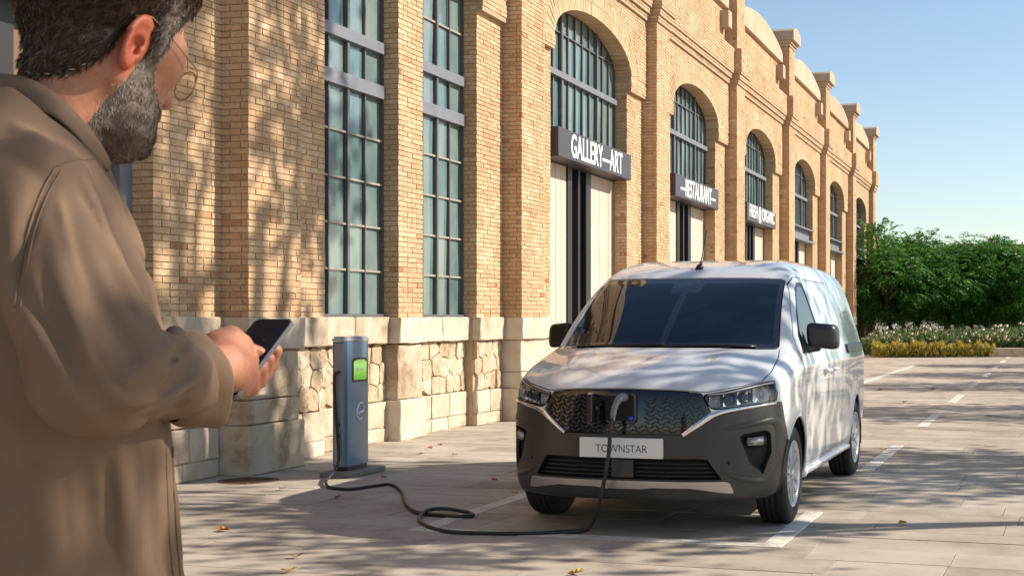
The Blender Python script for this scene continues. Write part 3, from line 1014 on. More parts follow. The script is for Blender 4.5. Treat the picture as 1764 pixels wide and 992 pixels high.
def split(V, F, phi):
    """cut a triangle mesh along phi = 0; returns the (phi < 0) and the (phi >= 0) side."""
    s = phi < 0
    k = s[F].sum(1)
    fin = [F[k == 3]]; fout = [F[k == 0]]
    cross = F[(k > 0) & (k < 3)]
    newV = []; cache = {}

    def cut(a, b):
        key = (a, b) if a < b else (b, a)
        if key not in cache:
            t = phi[a] / (phi[a] - phi[b])
            newV.append(V[a] + t * (V[b] - V[a])); cache[key] = len(V) + len(newV) - 1
        return cache[key]
    gi, go = [], []
    for f in cross.tolist():
        ss = [s[x] for x in f]
        lone = True if sum(ss) == 1 else False
        i = ss.index(lone)
        a, b, c = f[i], f[(i + 1) % 3], f[(i + 2) % 3]
        ab, ac = cut(a, b), cut(a, c)
        one = [(a, ab, ac)]; two = [(ab, b, c), (ab, c, ac)]
        if lone: gi += one; go += two
        else: go += one; gi += two
    V2 = np.concatenate([V, np.array(newV)]) if newV else V
    Fi = np.concatenate(fin + ([np.array(gi)] if gi else [])).astype(int)
    Fo = np.concatenate(fout + ([np.array(go)] if go else [])).astype(int)
    return compact(V2, Fi) if len(Fi) else (np.zeros((0, 3)), Fi), compact(V2, Fo) if len(Fo) else (np.zeros((0, 3)), Fo)


def poly_sdf(P, poly):
    """signed distance (negative inside) of 2-D points to a polygon."""
    poly = np.asarray(poly, float)
    d = np.full(len(P), 1e9); ins = np.zeros(len(P), bool)
    for i in range(len(poly)):
        a, b = poly[i], poly[(i + 1) % len(poly)]
        e = b - a; w = P - a
        t = np.clip((w @ e) / (e @ e), 0, 1)
        d = np.minimum(d, np.hypot(w[:, 0] - t * e[0], w[:, 1] - t * e[1]))
        c = (a[1] > P[:, 1]) != (b[1] > P[:, 1])
        with np.errstate(divide='ignore', invalid='ignore'):
            xi = a[0] + (P[:, 1] - a[1]) * e[0] / (e[1] if e[1] != 0 else 1e-12)
        ins ^= c & (P[:, 0] < xi)
    return np.where(ins, -d, d)


def boundary_edges(F):
    E = np.concatenate([F[:, [0, 1]], F[:, [1, 2]], F[:, [2, 0]]])
    S = np.sort(E, 1)
    _, inv, cnt = np.unique(S, axis=0, return_inverse=True, return_counts=True)
    return E[cnt[inv.ravel()] == 1]


def sheet(name, V, F, mat, parent, fn=None, inset=0.0, thick=0.0, smooth=True):
    """a body panel: optional offset along the surface normal, a rim of the given thickness, true surface normals."""
    V = np.asarray(V, float)
    if fn is not None:
        g = grad(fn, V); nrm = g / (np.linalg.norm(g, axis=1)[:, None] + 1e-9)
    else: nrm = None
    if inset and nrm is not None: V = V - nrm * inset
    F0 = F
    n0 = len(V); custom = nrm
    if thick and nrm is not None:
        be = boundary_edges(F)
        bi = np.unique(be)
        mp = -np.ones(n0, int); mp[bi] = np.arange(len(bi)) + n0 + len(bi)
        mq = -np.ones(n0, int); mq[bi] = np.arange(len(bi)) + n0
        V = np.concatenate([V, V[bi], V[bi] - nrm[bi] * thick])
        q = np.stack([mq[be[:, 1]], mq[be[:, 0]], mp[be[:, 0]], mp[be[:, 1]]], 1)
        F = np.concatenate([F, q[:, [0, 1, 2]], q[:, [0, 2, 3]]])
        side = np.zeros((len(bi), 3))
        for a, b in be:
            e = V[b] - V[a]; s_ = np.cross(e, nrm[a]); side[np.searchsorted(bi, a)] += s_; side[np.searchsorted(bi, b)] += s_
        side /= np.linalg.norm(side, axis=1)[:, None] + 1e-9
        custom = np.concatenate([nrm, side, side])
    o = mesh_np(name, V, F, mat, parent, smooth=smooth)
    if custom is not None and smooth:
        o.data.normals_split_custom_set_from_vertices([tuple(x) for x in custom])
    return o


def lathe(prof, seg, axis=0, a0=0.0):
    """prof: (r, t) pairs, revolved about the local x axis."""
    V = []; n = len(prof)
    for k in range(seg):
        a = a0 + 2 * math.pi * k / seg
        for r, t in prof: V.append((t, r * math.cos(a), r * math.sin(a)))
    F = []
    for k in range(seg):
        k2 = (k + 1) % seg
        for j in range(n - 1): F.append((k * n + j, k * n + j + 1, k2 * n + j + 1, k2 * n + j))
    return np.array(V), F


# ================================================================== VAN
def paint_mat():
    m, nt, b = mat_new('white_car_paint')
    b.inputs['Base Color'].default_value = (0.70, 0.72, 0.73, 1)
    b.inputs['Roughness'].default_value = 0.35
    b.inputs['Coat Weight'].default_value = 1.0
    b.inputs['Coat Roughness'].default_value = 0.015
    b.inputs['Coat IOR'].default_value = 1.45
    tc = N_(nt, 'ShaderNodeTexCoord'); nz = N_(nt, 'ShaderNodeTexNoise', Scale=900.0, Detail=2.0)
    nt.links.new(tc.outputs['Object'], nz.inputs['Vector'])
    mx = N_(nt, 'ShaderNodeMixRGB'); mx.inputs[1].default_value = (0.555, 0.585, 0.60, 1); mx.inputs[2].default_value = (0.62, 0.645, 0.66, 1)
    nt.links.new(nz.outputs['Fac'], mx.inputs[0]); nt.links.new(mx.outputs[0], b.inputs['Base Color'])
    return m


M['paint'] = paint_mat()
M['vblack'] = simple('satin_black_plastic', (0.014, 0.014, 0.016), 0.35)
M['gloss'] = simple('gloss_black_panel', (0.010, 0.011, 0.016), 0.06, coat=0.6)
M['cladding'] = simple('charcoal_bumper_plastic', (0.036, 0.033, 0.030), 0.36, bump=0.04, bscale=400)
M['vglass'] = simple('dark_tinted_glass', (0.002, 0.008, 0.017), 0.015, spec=0.5)
M['chrome'] = simple('chrome', (0.80, 0.80, 0.80), 0.08, metal=1.0)
M['silver'] = simple('satin_silver', (0.48, 0.47, 0.46), 0.32, metal=0.85)
M['rim'] = simple('silver_wheel', (0.56, 0.57, 0.58), 0.28, metal=0.55, coat=0.5)
M['tyre'] = simple('tyre_rubber', (0.016, 0.016, 0.017), 0.75, bump=0.1, bscale=120)
M['core'] = simple('core_black', (0.006, 0.006, 0.006), 0.8)
M['plate'] = simple('number_plate', (0.74, 0.74, 0.72), 0.35)
M['ink'] = simple('plate_ink', (0.03, 0.03, 0.03), 0.4)
M['cable'] = simple('cable_rubber', (0.02, 0.02, 0.021), 0.5)
M['grey_plastic'] = simple('grey_plug_plastic', (0.16, 0.165, 0.175), 0.3)
M['blueglow'] = simple('blue_marker', (0.01, 0.06, 0.5), 0.2)


def clear_mat(name, tintc, ior=1.5):
    m, nt, b = mat_new(name)
    nt.nodes.remove(b)
    out = nt.nodes['Material Output']
    tr = N_(nt, 'ShaderNodeBsdfTransparent'); tr.inputs[0].default_value = (*tintc, 1)
    gl = N_(nt, 'ShaderNodeBsdfGlossy'); gl.inputs['Roughness'].default_value = 0.02
    lw = N_(nt, 'ShaderNodeLayerWeight'); pw = N_(nt, 'ShaderNodeMath', operation='POWER'); pw.inputs[1].default_value = 5.0
    nt.links.new(lw.outputs['Facing'], pw.inputs[0])
    fr = N_(nt, 'ShaderNodeMath', operation='MULTIPLY_ADD'); fr.inputs[1].default_value = 0.8; fr.inputs[2].default_value = ((ior - 1) / (ior + 1)) ** 2 * 1.6
    nt.links.new(pw.outputs[0], fr.inputs[0])
    mx = N_(nt, 'ShaderNodeMixShader')
    nt.links.new(fr.outputs[0], mx.inputs[0]); nt.links.new(tr.outputs[0], mx.inputs[1]); nt.links.new(gl.outputs[0], mx.inputs[2])
    nt.links.new(mx.outputs[0], out.inputs['Surface'])
    return m


M['lens'] = clear_mat('clear_lens', (0.95, 0.96, 0.97))
M['spectacle'] = clear_mat('spectacle_lens', (0.93, 0.90, 0.86), ior=1.2)
M['housing'] = simple('lamp_housing', (0.16, 0.165, 0.17), 0.25, metal=0.6)

_prof = [(0.10, 0.20), (0.035, 0.24), (0.008, 0.32), (0.0, 0.42), (0.0, 0.55), (0.003, 0.66), (0.014, 0.78), (0.030, 0.86), (0.062, 0.905), (0.13, 0.945), (0.30, 1.005), (0.55, 1.070), (0.72, 1.108), (0.815, 1.132),
         (1.00, 1.262), (1.25, 1.42), (1.45, 1.530), (1.60, 1.600), (1.72, 1.655), (1.90, 1.705), (2.2, 1.752), (2.6, 1.775), (3.1, 1.778), (3.6, 1.765), (4.0, 1.738), (4.17, 1.705), (4.26, 1.63), (4.31, 1.45), (4.345, 1.15), (4.35, 0.8), (4.34, 0.45), (4.30, 0.30), (4.2, 0.24), (2.5, 0.215)]
_pc = np.concatenate([catmull(_prof[:14], 6)[:-1], catmull(_prof[13:], 6)])
_gv = np.arange(-0.4, 4.9, 0.006); _gz = np.arange(0.0, 2.2, 0.006)
_A, _B = np.meshgrid(_gv, _gz, indexing='ij')
_PD = poly_sdf(np.stack([_A.ravel(), _B.ravel()], 1), _pc).reshape(_A.shape)
_gu = np.linspace(0, 1.4, 701)
_gtab = np.interp(_gu, [0, .08, .16, .26, .33, .4, .5, .6, .7, .8, .86, .9, .93, 1.0, 1.4], [0, .0012, .0048, .0125, .020, .034, .062, .112, .185, .29, .39, .50, .66, 1.2, 5.0])
_gp = np.concatenate([_gtab[40:0:-1], _gtab, np.full(40, _gtab[-1])])
_gtab = np.convolve(_gp, np.hanning(81) / np.hanning(81).sum(), 'valid')
_gtab = _gtab - _gtab[0]
_wz = np.linspace(0, 2.2, 441)
_wtab = np.interp(_wz, [0, .15, .25, .35, .5, .7, .9, 1.0, 1.08, 1.2, 1.35, 1.5, 1.62, 1.72, 1.78, 1.86, 2.2], [.72, .80, .855, .88, .896, .902, .903, .897, .880, .845, .800, .752, .705, .640, .52, .2, -.9])
_wtab = np.convolve(np.pad(_wtab, 9, mode='edge'), np.hanning(19) / np.hanning(19).sum(), 'valid')


def bil(A, x, y, x0, y0, h):
    fx = np.clip((x - x0) / h, 0, A.shape[0] - 1.001); fy = np.clip((y - y0) / h, 0, A.shape[1] - 1.001)
    i = fx.astype(int); j = fy.astype(int); fx -= i; fy -= j
    return (A[i, j] * (1 - fx) + A[i + 1, j] * fx) * (1 - fy) + (A[i, j + 1] * (1 - fx) + A[i + 1, j + 1] * fx) * fy


def van_f(P):
    u = np.abs(P[:, 0]); v = P[:, 1]; z = P[:, 2]
    w = 1 - sstep(0.7, 2.7, v)
    ve = v - np.interp(u, _gu, _gtab) * w
    # a softly crowned bonnet with two shoulders
    bon = 0.014 * np.exp(-((u - 0.52) / 0.10) ** 2) * sstep(0.1, 0.3, v) * (1 - sstep(0.7, 0.95, v))
    dp = bil(_PD, ve, z - bon, _gv[0], _gz[0], 0.006)
    W = np.interp(z, _wz, _wtab) - 0.045 * sstep(2.9, 4.4, v) - 0.02 * sstep(0.8, 0.2, v)
    # scooped lower doors, proud wheel-arch shoulders
    W = W - 0.020 * np.exp(-((z - 0.56) / 0.15) ** 2) * sstep(1.15, 1.5, v) * (1 - sstep(2.95, 3.3, v))
    for cv in (0.88, 3.596):
        r = np.hypot(v - cv, z - 0.33)
        W = W + 0.014 * np.exp(-((r - 0.38) / 0.07) ** 2) * (z < 0.85)
    W = W + 0.010 * np.exp(-((z - 0.99) / 0.05) ** 2)
    dw = (u - W) * 0.95
    return smax(dp, dw, 0.085)


VAN_X, VAN_Y, VAN_YAW = -2.638, 7.58, 0.0135
van = empty('parked_van', (VAN_X, VAN_Y, 0), VAN_YAW)
tag(van, 'white panel van with charcoal front bumper, plugged into a charging cable', 'van')
Vb, Fb = surface_nets(van_f, (-0.02, -0.06, 0.16), (1.02, 4.48, 1.86), 0.0175)
Fb = tri(Fb)
# one half, cut exactly on the centre plane, then mirrored
(_, _), (Vb, Fb) = split(Vb, Fb, Vb[:, 0])
Vb[np.abs(Vb[:, 0]) < 1e-6, 0] = 0
Vm = Vb * np.array([-1, 1, 1]); Fm = Fb[:, ::-1] + len(Vb)
Va = np.concatenate([Vb, Vm]); Fa = np.concatenate([Fb, Fm])
key = np.round(Va * 1e5).astype(np.int64)
_, first, inv = np.unique(key, axis=0, return_index=True, return_inverse=True)
Va = Va[first]; Fa = inv.ravel()[Fa]
Fa = Fa[(Fa[:, 0] != Fa[:, 1]) & (Fa[:, 1] != Fa[:, 2]) & (Fa[:, 0] != Fa[:, 2])]
body = (Va, Fa)
GAP = 0.0028


def take(phi_fn, gap=GAP):
    """lift the region phi < 0 out of the remaining body shell, leaving a panel gap."""
    global body
    V, F = body
    inside, _ = split(V, F, phi_fn(V) + gap)
    _, outside = split(V, F, phi_fn(V) - gap)
    body = outside
    return inside


def both(poly, cond):
    """front-view polygon on both sides (u mirrored)."""
    poly = np.array(poly)
    return lambda V: np.where(cond(V), poly_sdf(np.stack([np.abs(V[:, 0]), V[:, 2]], 1), poly), 0.5)


def side(poly, sgn=None):
    poly = np.array(poly)

    def f(V):
        d = poly_sdf(V[:, 1:3], poly)
        c = np.abs(V[:, 0]) > 0.45
        if sgn: c &= (V[:, 0] * sgn > 0)
        return np.where(c, d, 0.5)
    return f


for cv in (0.88, 3.596):
    _ = take(lambda V: np.where(np.abs(V[:, 0]) > 0.5, np.hypot(V[:, 1] - cv, V[:, 2] - 0.325) - 0.368, 0.5), 0.0)
_ = take(lambda V: V[:, 2] - 0.225, 0.0)
core = lambda P: np.maximum(np.maximum(van_f(P) + 0.075, np.where(np.abs(P[:, 0]) > 0.52, 0.40 - np.minimum(np.hypot(P[:, 1] - 0.88, P[:, 2] - 0.325), np.hypot(P[:, 1] - 3.596, P[:, 2] - 0.325)), -1)), 0.22 - P[:, 2])
Vc, Fc = surface_nets(core, (-1.0, 0.0, 0.16), (1.0, 4.45, 1.8), 0.04, newton=0)
mesh_np('dark_core', Vc, Fc, M['core'], van, smooth=True)  # added black filler inside the shell: darkens panel gaps, blocks light

# ---- windscreen
ws_poly = [(-.01, 1.128), (.40, 1.128), (.66, 1.118), (.742, 1.118), (.752, 1.135), (.668, 1.585), (.645, 1.600), (.40, 1.607), (-.01, 1.609)]
ws = take(both(ws_poly, lambda V: (V[:, 1] < 2.0) & (V[:, 2] > 1.1)), 0.003)
pod = np.array([(-.01, 1.62), (.125, 1.62), (.105, 1.515), (.085, 1.495), (.03, 1.512), (-.01, 1.512)])
gi, frit = split(ws[0], ws[1], np.maximum(both(ws_poly, lambda V: V[:, 2] > 0)(ws[0]) + 0.035, -both(pod, lambda V: V[:, 2] > 0)(ws[0])))
w_ = sheet('windscreen', *gi, M['vglass'], van, van_f, 0.004, 0.01)
sheet('windscreen_border', *frit, M['gloss'], w_, van_f, 0.004, 0.01)
# ---- side windows (doors)
win_poly = [(1.235, 1.085), (1.50, 1.095), (2.085, 1.115), (1.995, 1.575), (1.80, 1.575), (1.66, 1.525), (1.44, 1.365), (1.27, 1.205)]
for sg in (1, -1):
    g_ = take(side(win_poly, sg), 0.003)
    gi, fr_ = split(g_[0], g_[1], side(win_poly, sg)(g_[0]) + 0.022)
    w_ = sheet('door_window', *gi, M['vglass'], van, van_f, 0.006, 0.01)
    sheet('window_seal', *fr_, M['vblack'], w_, van_f, 0.004, 0.012)
# ---- headlights
hl_poly = [(.485, .862), (.60, .882), (.70, .905), (.80, .932), (.838, .936), (.862, .86), (.858, .812), (.74, .795), (.56, .774), (.525, .785)]
hl_reg = take(both(hl_poly, lambda V: (V[:, 1] < 0.95)), 0.003)


def zline(u):
    return np.interp(u, [0, .365, .535, .60, .83, 1.0], [.626, .626, .742, .760, .800, .815])


gr_fn = lambda V: np.where(V[:, 1] < 0.6, np.maximum(np.maximum(V[:, 2] - np.interp(np.abs(V[:, 0]), [0, .3, .5, .6], [.893, .888, .872, .875]), zline(np.abs(V[:, 0])) - V[:, 2]), np.maximum(np.abs(V[:, 0]) - .53, (np.abs(V[:, 0]) - .475) * 0.8 - (.87 - V[:, 2]) * 0.42)), 0.5)
# ---- bonnet
def bon_fn(V):
    u = np.abs(V[:, 0])
    ed = np.interp(V[:, 1], [0.0, .3, .55, .8, 1.05], [.70, .77, .805, .795, .755])
    front = np.interp(u, [0, .3, .5, .7, .8, .86], [.897, .892, .878, .913, .942, .955])
    d = np.maximum(u - ed, front - V[:, 2])
    d = np.maximum(d, V[:, 1] - np.interp(u, [0, .4, .76], [.80, .845, .985]))
    return np.where((V[:, 2] > 0.8) & (V[:, 1] < 1.1), d, 0.5)


bon = take(bon_fn, 0.003)
sheet('bonnet', *bon, M['paint'], van, van_f, -0.001, 0.012)
gril = take(gr_fn, 0.002)
# ---- bumper cladding with its openings
bump_fn = lambda V: np.where(V[:, 1] < 0.9, np.maximum(V[:, 2] - zline(np.abs(V[:, 0])), V[:, 1] - (0.50 + (0.82 - V[:, 2]) * 0.38)), 0.5)
bump = take(bump_fn, 0.002)
body_keep = body
body = bump
skid_poly = [(-.01, .348), (.60, .346), (.632, .340), (.655, .272), (.60, .276), (.42, .306), (.18, .306), (.12, .297), (-.01, .297)]
skid = take(both(skid_poly, lambda V: V[:, 1] < 0.6), 0.001)
low_poly = [(-.01, .478), (.47, .482), (.515, .478), (.592, .356), (-.01, .356)]
low = take(both(low_poly, lambda V: V[:, 1] < 0.6), 0.001)
fog_poly = [(.688, .605), (.705, .622), (.815, .640), (.838, .622), (.842, .50), (.803, .372), (.786, .40), (.742, .445)]
fog = take(both(fog_poly, lambda V: V[:, 1] < 0.8), 0.001)
bump = body
body = body_keep
bo = sheet('front_bumper', *bump, M['cladding'], van, van_f, 0.0, 0.02)
sheet('skid_trim', *skid, M['silver'], bo, van_f, -0.008, 0.03)


def shift_in(reg, dv, name, mat, parent, flat=False):
    V, F = reg
    be = boundary_edges(F); n = len(V)
    V2 = V.copy(); V2[:, 1] += dv
    q = np.stack([be[:, 0], be[:, 1], be[:, 1] + n, be[:, 0] + n], 1)
    VV = np.concatenate([V, V2]); FF = np.concatenate([F + n, q[:, [0, 1, 2]], q[:, [0, 2, 3]]])
    return mesh_np(name, VV, FF, mat, parent, smooth=False)


lg = shift_in(low, 0.055, 'lower_intake', M['core'], bo)


def surf_v(u, z, tries=1):
    """v of the van's front skin at (u, z)"""
    u = np.atleast_1d(np.asarray(u, float)); z = np.atleast_1d(np.asarray(z, float))
    lo_ = np.full(u.shape, -0.1); hi_ = np.full(u.shape, 1.6)
    for _ in range(30):
        m_ = (lo_ + hi_) / 2
        ins_ = van_f(np.stack([u, m_, z], 1)) < 0
        hi_ = np.where(ins_, m_, hi_); lo_ = np.where(ins_, lo_, m_)
    return hi_


def surf_u(v, z, sgn=1):
    v = np.atleast_1d(np.asarray(v, float)); z = np.atleast_1d(np.asarray(z, float))
    lo_ = np.full(v.shape, 0.2); hi_ = np.full(v.shape, 1.05)
    for _ in range(30):
        m_ = (lo_ + hi_) / 2
        ins_ = van_f(np.stack([m_, v, z], 1)) < 0
        lo_ = np.where(ins_, m_, lo_); hi_ = np.where(ins_, hi_, m_)
    return lo_ * sgn


def front_strip(name, pts, w0, w1, off, mat, parent, taper=False):
    """a ribbon on the front skin following (u, z) points."""
    P = catmull(np.array(pts), 8); n = len(P)
    T = np.gradient(P, axis=0); T /= np.linalg.norm(T, axis=1)[:, None]
    Nn = np.stack([-T[:, 1], T[:, 0]], 1)
    W = np.linspace(w0, w1, n)[:, None] / 2
    tp_ = np.sin(np.pi * np.linspace(0.0, 1.0, n)) ** 0.6 if taper else np.ones(n)
    W = W * (0.25 + 0.75 * tp_[:, None]) if taper else W
    A, B = P + Nn * W, P - Nn * W
    mid = P
    rows = []
    for Q, o in ((A, -0.001), (A * 0.7 + mid * 0.3, off), (B * 0.7 + mid * 0.3, off), (B, -0.001)):
        rows.append(np.stack([Q[:, 0], surf_v(Q[:, 0], Q[:, 1]) - (o * tp_ if taper else o), Q[:, 1]], 1))
    V = np.concatenate(rows); F = []
    for r in range(3):
        for k in range(n - 1):
            F.append((r * n + k, r * n + k + 1, (r + 1) * n + k + 1, (r + 1) * n + k))
    return mesh_np(name, V, F, mat, parent, smooth=True)


for z_ in (0.452, 0.426, 0.400, 0.376):
    hw = 0.50 + (0.478 - z_) * 0.6
    for a, b_ in ((-hw, -0.075), (0.075, hw)):
        uu = np.linspace(a, b_, 14); vv = surf_v(uu, np.full(14, z_)) + 0.02
        tube('intake_slat', np.stack([uu, vv, np.full(14, z_)], 1), 0.006, M['vblack'], lg, 6)
cu_ = np.linspace(-0.07, 0.07, 5)
box('radar_cover', (-0.07, 0.012, 0.362), (0.07, 0.05, 0.474), M['cladding'], lg, bev=0.006)
for sg in (1, -1):
    V, F = fog
    m_ = (V[F][:, :, 0].mean(1) * sg > 0)
    fv = compact(V, F[m_])
    fp = shift_in(fv, 0.07, 'fog_pocket', M['core'], bo)
    uu, zz = 0.765 * sg, 0.575
    v0 = float(surf_v(uu, zz)[0])
    bm = bmesh.new(); bmesh.ops.create_cube(bm, size=1)
    for q in bm.verts: q.co = (uu + q.co.x * 0.105, v0 + 0.035 + q.co.y * 0.05 + (uu + q.co.x * 0.105 - uu) * sg * 1.0, zz + q.co.z * 0.072)
    bmesh.ops.bevel(bm, geom=list(bm.edges), offset=0.014, segments=3, affect='EDGES')
    fl = bm_obj('fog_lamp', bm, M['vblack'], fp, smooth=True)
    bm = bmesh.new(); bmesh.ops.create_cube(bm, size=1)
    for q in bm.verts: q.co = (uu + q.co.x * 0.082, v0 + 0.008 + q.co.y * 0.01 + (q.co.x * 0.082) * sg * 1.0, zz + 0.002 + q.co.z * 0.046)
    bmesh.ops.bevel(bm, geom=list(bm.edges), offset=0.004, segments=2, affect='EDGES')
    bm_obj('fog_lens', bm, M['silver'], fl, smooth=True)
    # chrome blade between grille, lamp and bumper
    front_strip('chrome_trim', [(.862 * sg, .800), (.72 * sg, .782), (.60 * sg, .762), (.53 * sg, .738)], 0.012, 0.034, 0.010, M['chrome'], van)
    front_strip('chrome_trim', [(.535 * sg, .742), (.49 * sg, .708), (.43 * sg, .664), (.375 * sg, .624)], 0.040, 0.026, 0.012, M['chrome'], van)
    front_strip('bumper_crease', [(.60 * sg, .655), (.70 * sg, .672), (.80 * sg, .690), (.852 * sg, .690), (.874 * sg, .640), (.876 * sg, .52), (.862 * sg, .42), (.83 * sg, .35)], 0.040, 0.044, 0.012, M['cladding'], bo, True)
    front_strip('bumper_crease', [(.60 * sg, .40), (.68 * sg, .362), (.76 * sg, .338), (.82 * sg, .332)], 0.030, 0.044, 0.009, M['cladding'], bo, True)
    uu, zz = 0.63 * sg, 0.455
    v0 = float(surf_v(uu, zz)[0])
    V, F = lathe([(0.0, -0.004), (0.008, -0.003), (0.010, 0.004)], 12)
    o = mesh_np('parking_sensor', V, F, M['core'], bo, smooth=True); o.rotation_euler = (0, 0, math.pi / 2); o.location = (uu, v0 - 0.001, zz)
# ---- headlight units
for sg in (1, -1):
    V, F = hl_reg
    m_ = (V[F][:, :, 0].mean(1) * sg > 0)
    hv = compact(V, F[m_])
    hl = empty('headlight', parent=van)
    sheet('lens', *hv, M['lens'], hl, van_f, 0.001, 0.0)
    sh = shift_in(hv, 0.075, 'housing', M['housing'], hl)
    # daytime strip along the top edge, reflector cells, dark bezel
    up = np.array([(.505, .862), (.60, .872), (.70, .893), (.80, .918), (.835, .922)])
    P = catmull(up, 6); vv = surf_v(P[:, 0] * 1.0, P[:, 1]) + 0.016
    tube('daylight_strip', np.stack([P[:, 0] * sg, vv, P[:, 1]], 1), 0.0075, M['silver'], hl, 8)
    for (ua, ub, za, zb, mt) in ((.515, .575, .785, .85, 'silver'), (.592, .655, .79, .862, 'chrome'), (.665, .735, .80, .876, 'chrome'), (.745, .80, .812, .895, 'silver')):
        uc = (ua + ub) / 2; v0 = float(surf_v(uc, (za + zb) / 2)[0]); sl = float(surf_v(uc + .02, .84)[0] - surf_v(uc - .02, .84)[0]) / 0.04
        # concave reflector bowl
        Vr, Fr = [], []
        n_ = 7
        for iz in range(n_):
            for iu in range(n_):
                a = iu / (n_ - 1); c = iz / (n_ - 1)
                uu = ua + (ub - ua) * a; zz = za + (zb - za) * c + (uu - ua) * 0.12
                dpt = 0.022 + 0.045 * (1 - (2 * a - 1) ** 2) * (1 - (2 * c - 1) ** 2)
                Vr.append((uu * sg, v0 + (uu - uc) * sl + dpt, zz))
        for iz in range(n_ - 1):
            for iu in range(n_ - 1):
                k = iz * n_ + iu; Fr.append((k, k + 1, k + n_ + 1, k + n_))
        mesh_np('reflector', Vr, Fr, M[mt], hl, smooth=True)
        if mt == 'chrome':
            Vl, Fl = lathe([(0.0, -0.012), (0.012, -0.009), (0.02, 0.0), (0.022, 0.02)], 16)
            o = mesh_np('projector_lens', Vl, Fl, M['vglass'], hl, smooth=True)
            o.rotation_euler = (0, 0, math.pi / 2); o.location = (uc * sg, v0 + 0.03, (za + zb) / 2 + 0.004)
# ---- grille panel with its lattice of short bars
gp = sheet('grille_panel', *gril, M['gloss'], van, van_f, 0.006, 0.03)
C_, H_, R_ = [], [], []
for r in range(9):
    z_ = 0.645 + r * 0.0245
    k = 0
    u = -0.52 + (0.024 if r % 2 else 0.0)
    while u < 0.52:
        ok_ = gr_fn(np.array([[u, 0.1, z_]]))[0] < -0.016 and z_ < 0.868
        if abs(u + 0.0) < 0.135 and z_ > 0.68: ok_ = False
        if ok_:
            ang = 0.62 if (k + r) % 2 else -0.62
            v0, v1 = surf_v([u - .01, u + .01], [z_, z_])
            s_ = (v1 - v0) / 0.02
            ca_, sa2 = math.cos(ang), math.sin(ang)
            t1 = np.array([1, s_, 0]); t1 /= np.linalg.norm(t1); t2 = np.array([0, 0.02, 1.0]); t3 = np.cross(t1, t2)
            e1 = t1 * ca_ + t2 * sa2; e2 = -t1 * sa2 + t2 * ca_
            C_.append((u, (v0 + v1) / 2 - 0.001, z_)); H_.append((0.0155, 0.0042, 0.005)); R_.append(np.stack([e1, e2, t3], 1))
        u += 0.034; k += 1
V, F = boxes(np.array(C_), np.array(H_), np.array(R_))
tag(mesh_np('grille_lattice', V, F, M['vblack'], gp), kind='stuff')
# charge port in the grille, its flap swung open, and the lamp at its corner
port = empty('charge_port', parent=van)
prism('port_frame', [(-.105, .705), (-.09, .685), (.075, .685), (.095, .705), (.088, .862), (.07, .876), (-.085, .876), (-.105, .855)], -0.006, 0.03, lambda a, b_, t: (a, t, b_), M['gloss'], port, bev=0.006)
prism('port_socket', [(-.092, .705), (.078, .705), (.076, .855), (-.09, .855)], -0.0095, -0.0065, lambda a, b_, t: (a, t, b_), M['core'], port)
V, F = lathe([(0.0, 0.0), (0.03, 0.0), (0.034, -0.006), (0.036, 0.012)], 20)
o = mesh_np('socket_ring', V, F, M['vblack'], port, smooth=True); o.rotation_euler = (0, 0, math.pi / 2); o.location = (-0.055, -0.009, 0.80)
V, F = lathe([(0.0, 0.02), (0.012, 0.018), (0.016, 0.006), (0.0165, -0.01)], 16)
o = mesh_np('status_lamp', V, F, M['blueglow'], port, smooth=True); o.rotation_euler = (0, 0, -math.pi / 2); o.location = (0.062, -0.004, 0.722)
prism('port_flap', [(-.030, .70), (-.012, .685), (.012, .69), (.02, .74), (.016, .86), (-.004, .88), (-.026, .865)], -0.02, 0.03,
      lambda a, b_, t: (-.165 + t * 0.9, -0.085 + a * 1.7 - t * 0.5, b_), M['gloss'], port, bev=0.006)
tube('flap_hinge', [(-.15, -0.02, .78), (-.16, -0.06, .785), (-.165, -0.10, .78)], 0.012, M['grey_plastic'], port, 8)

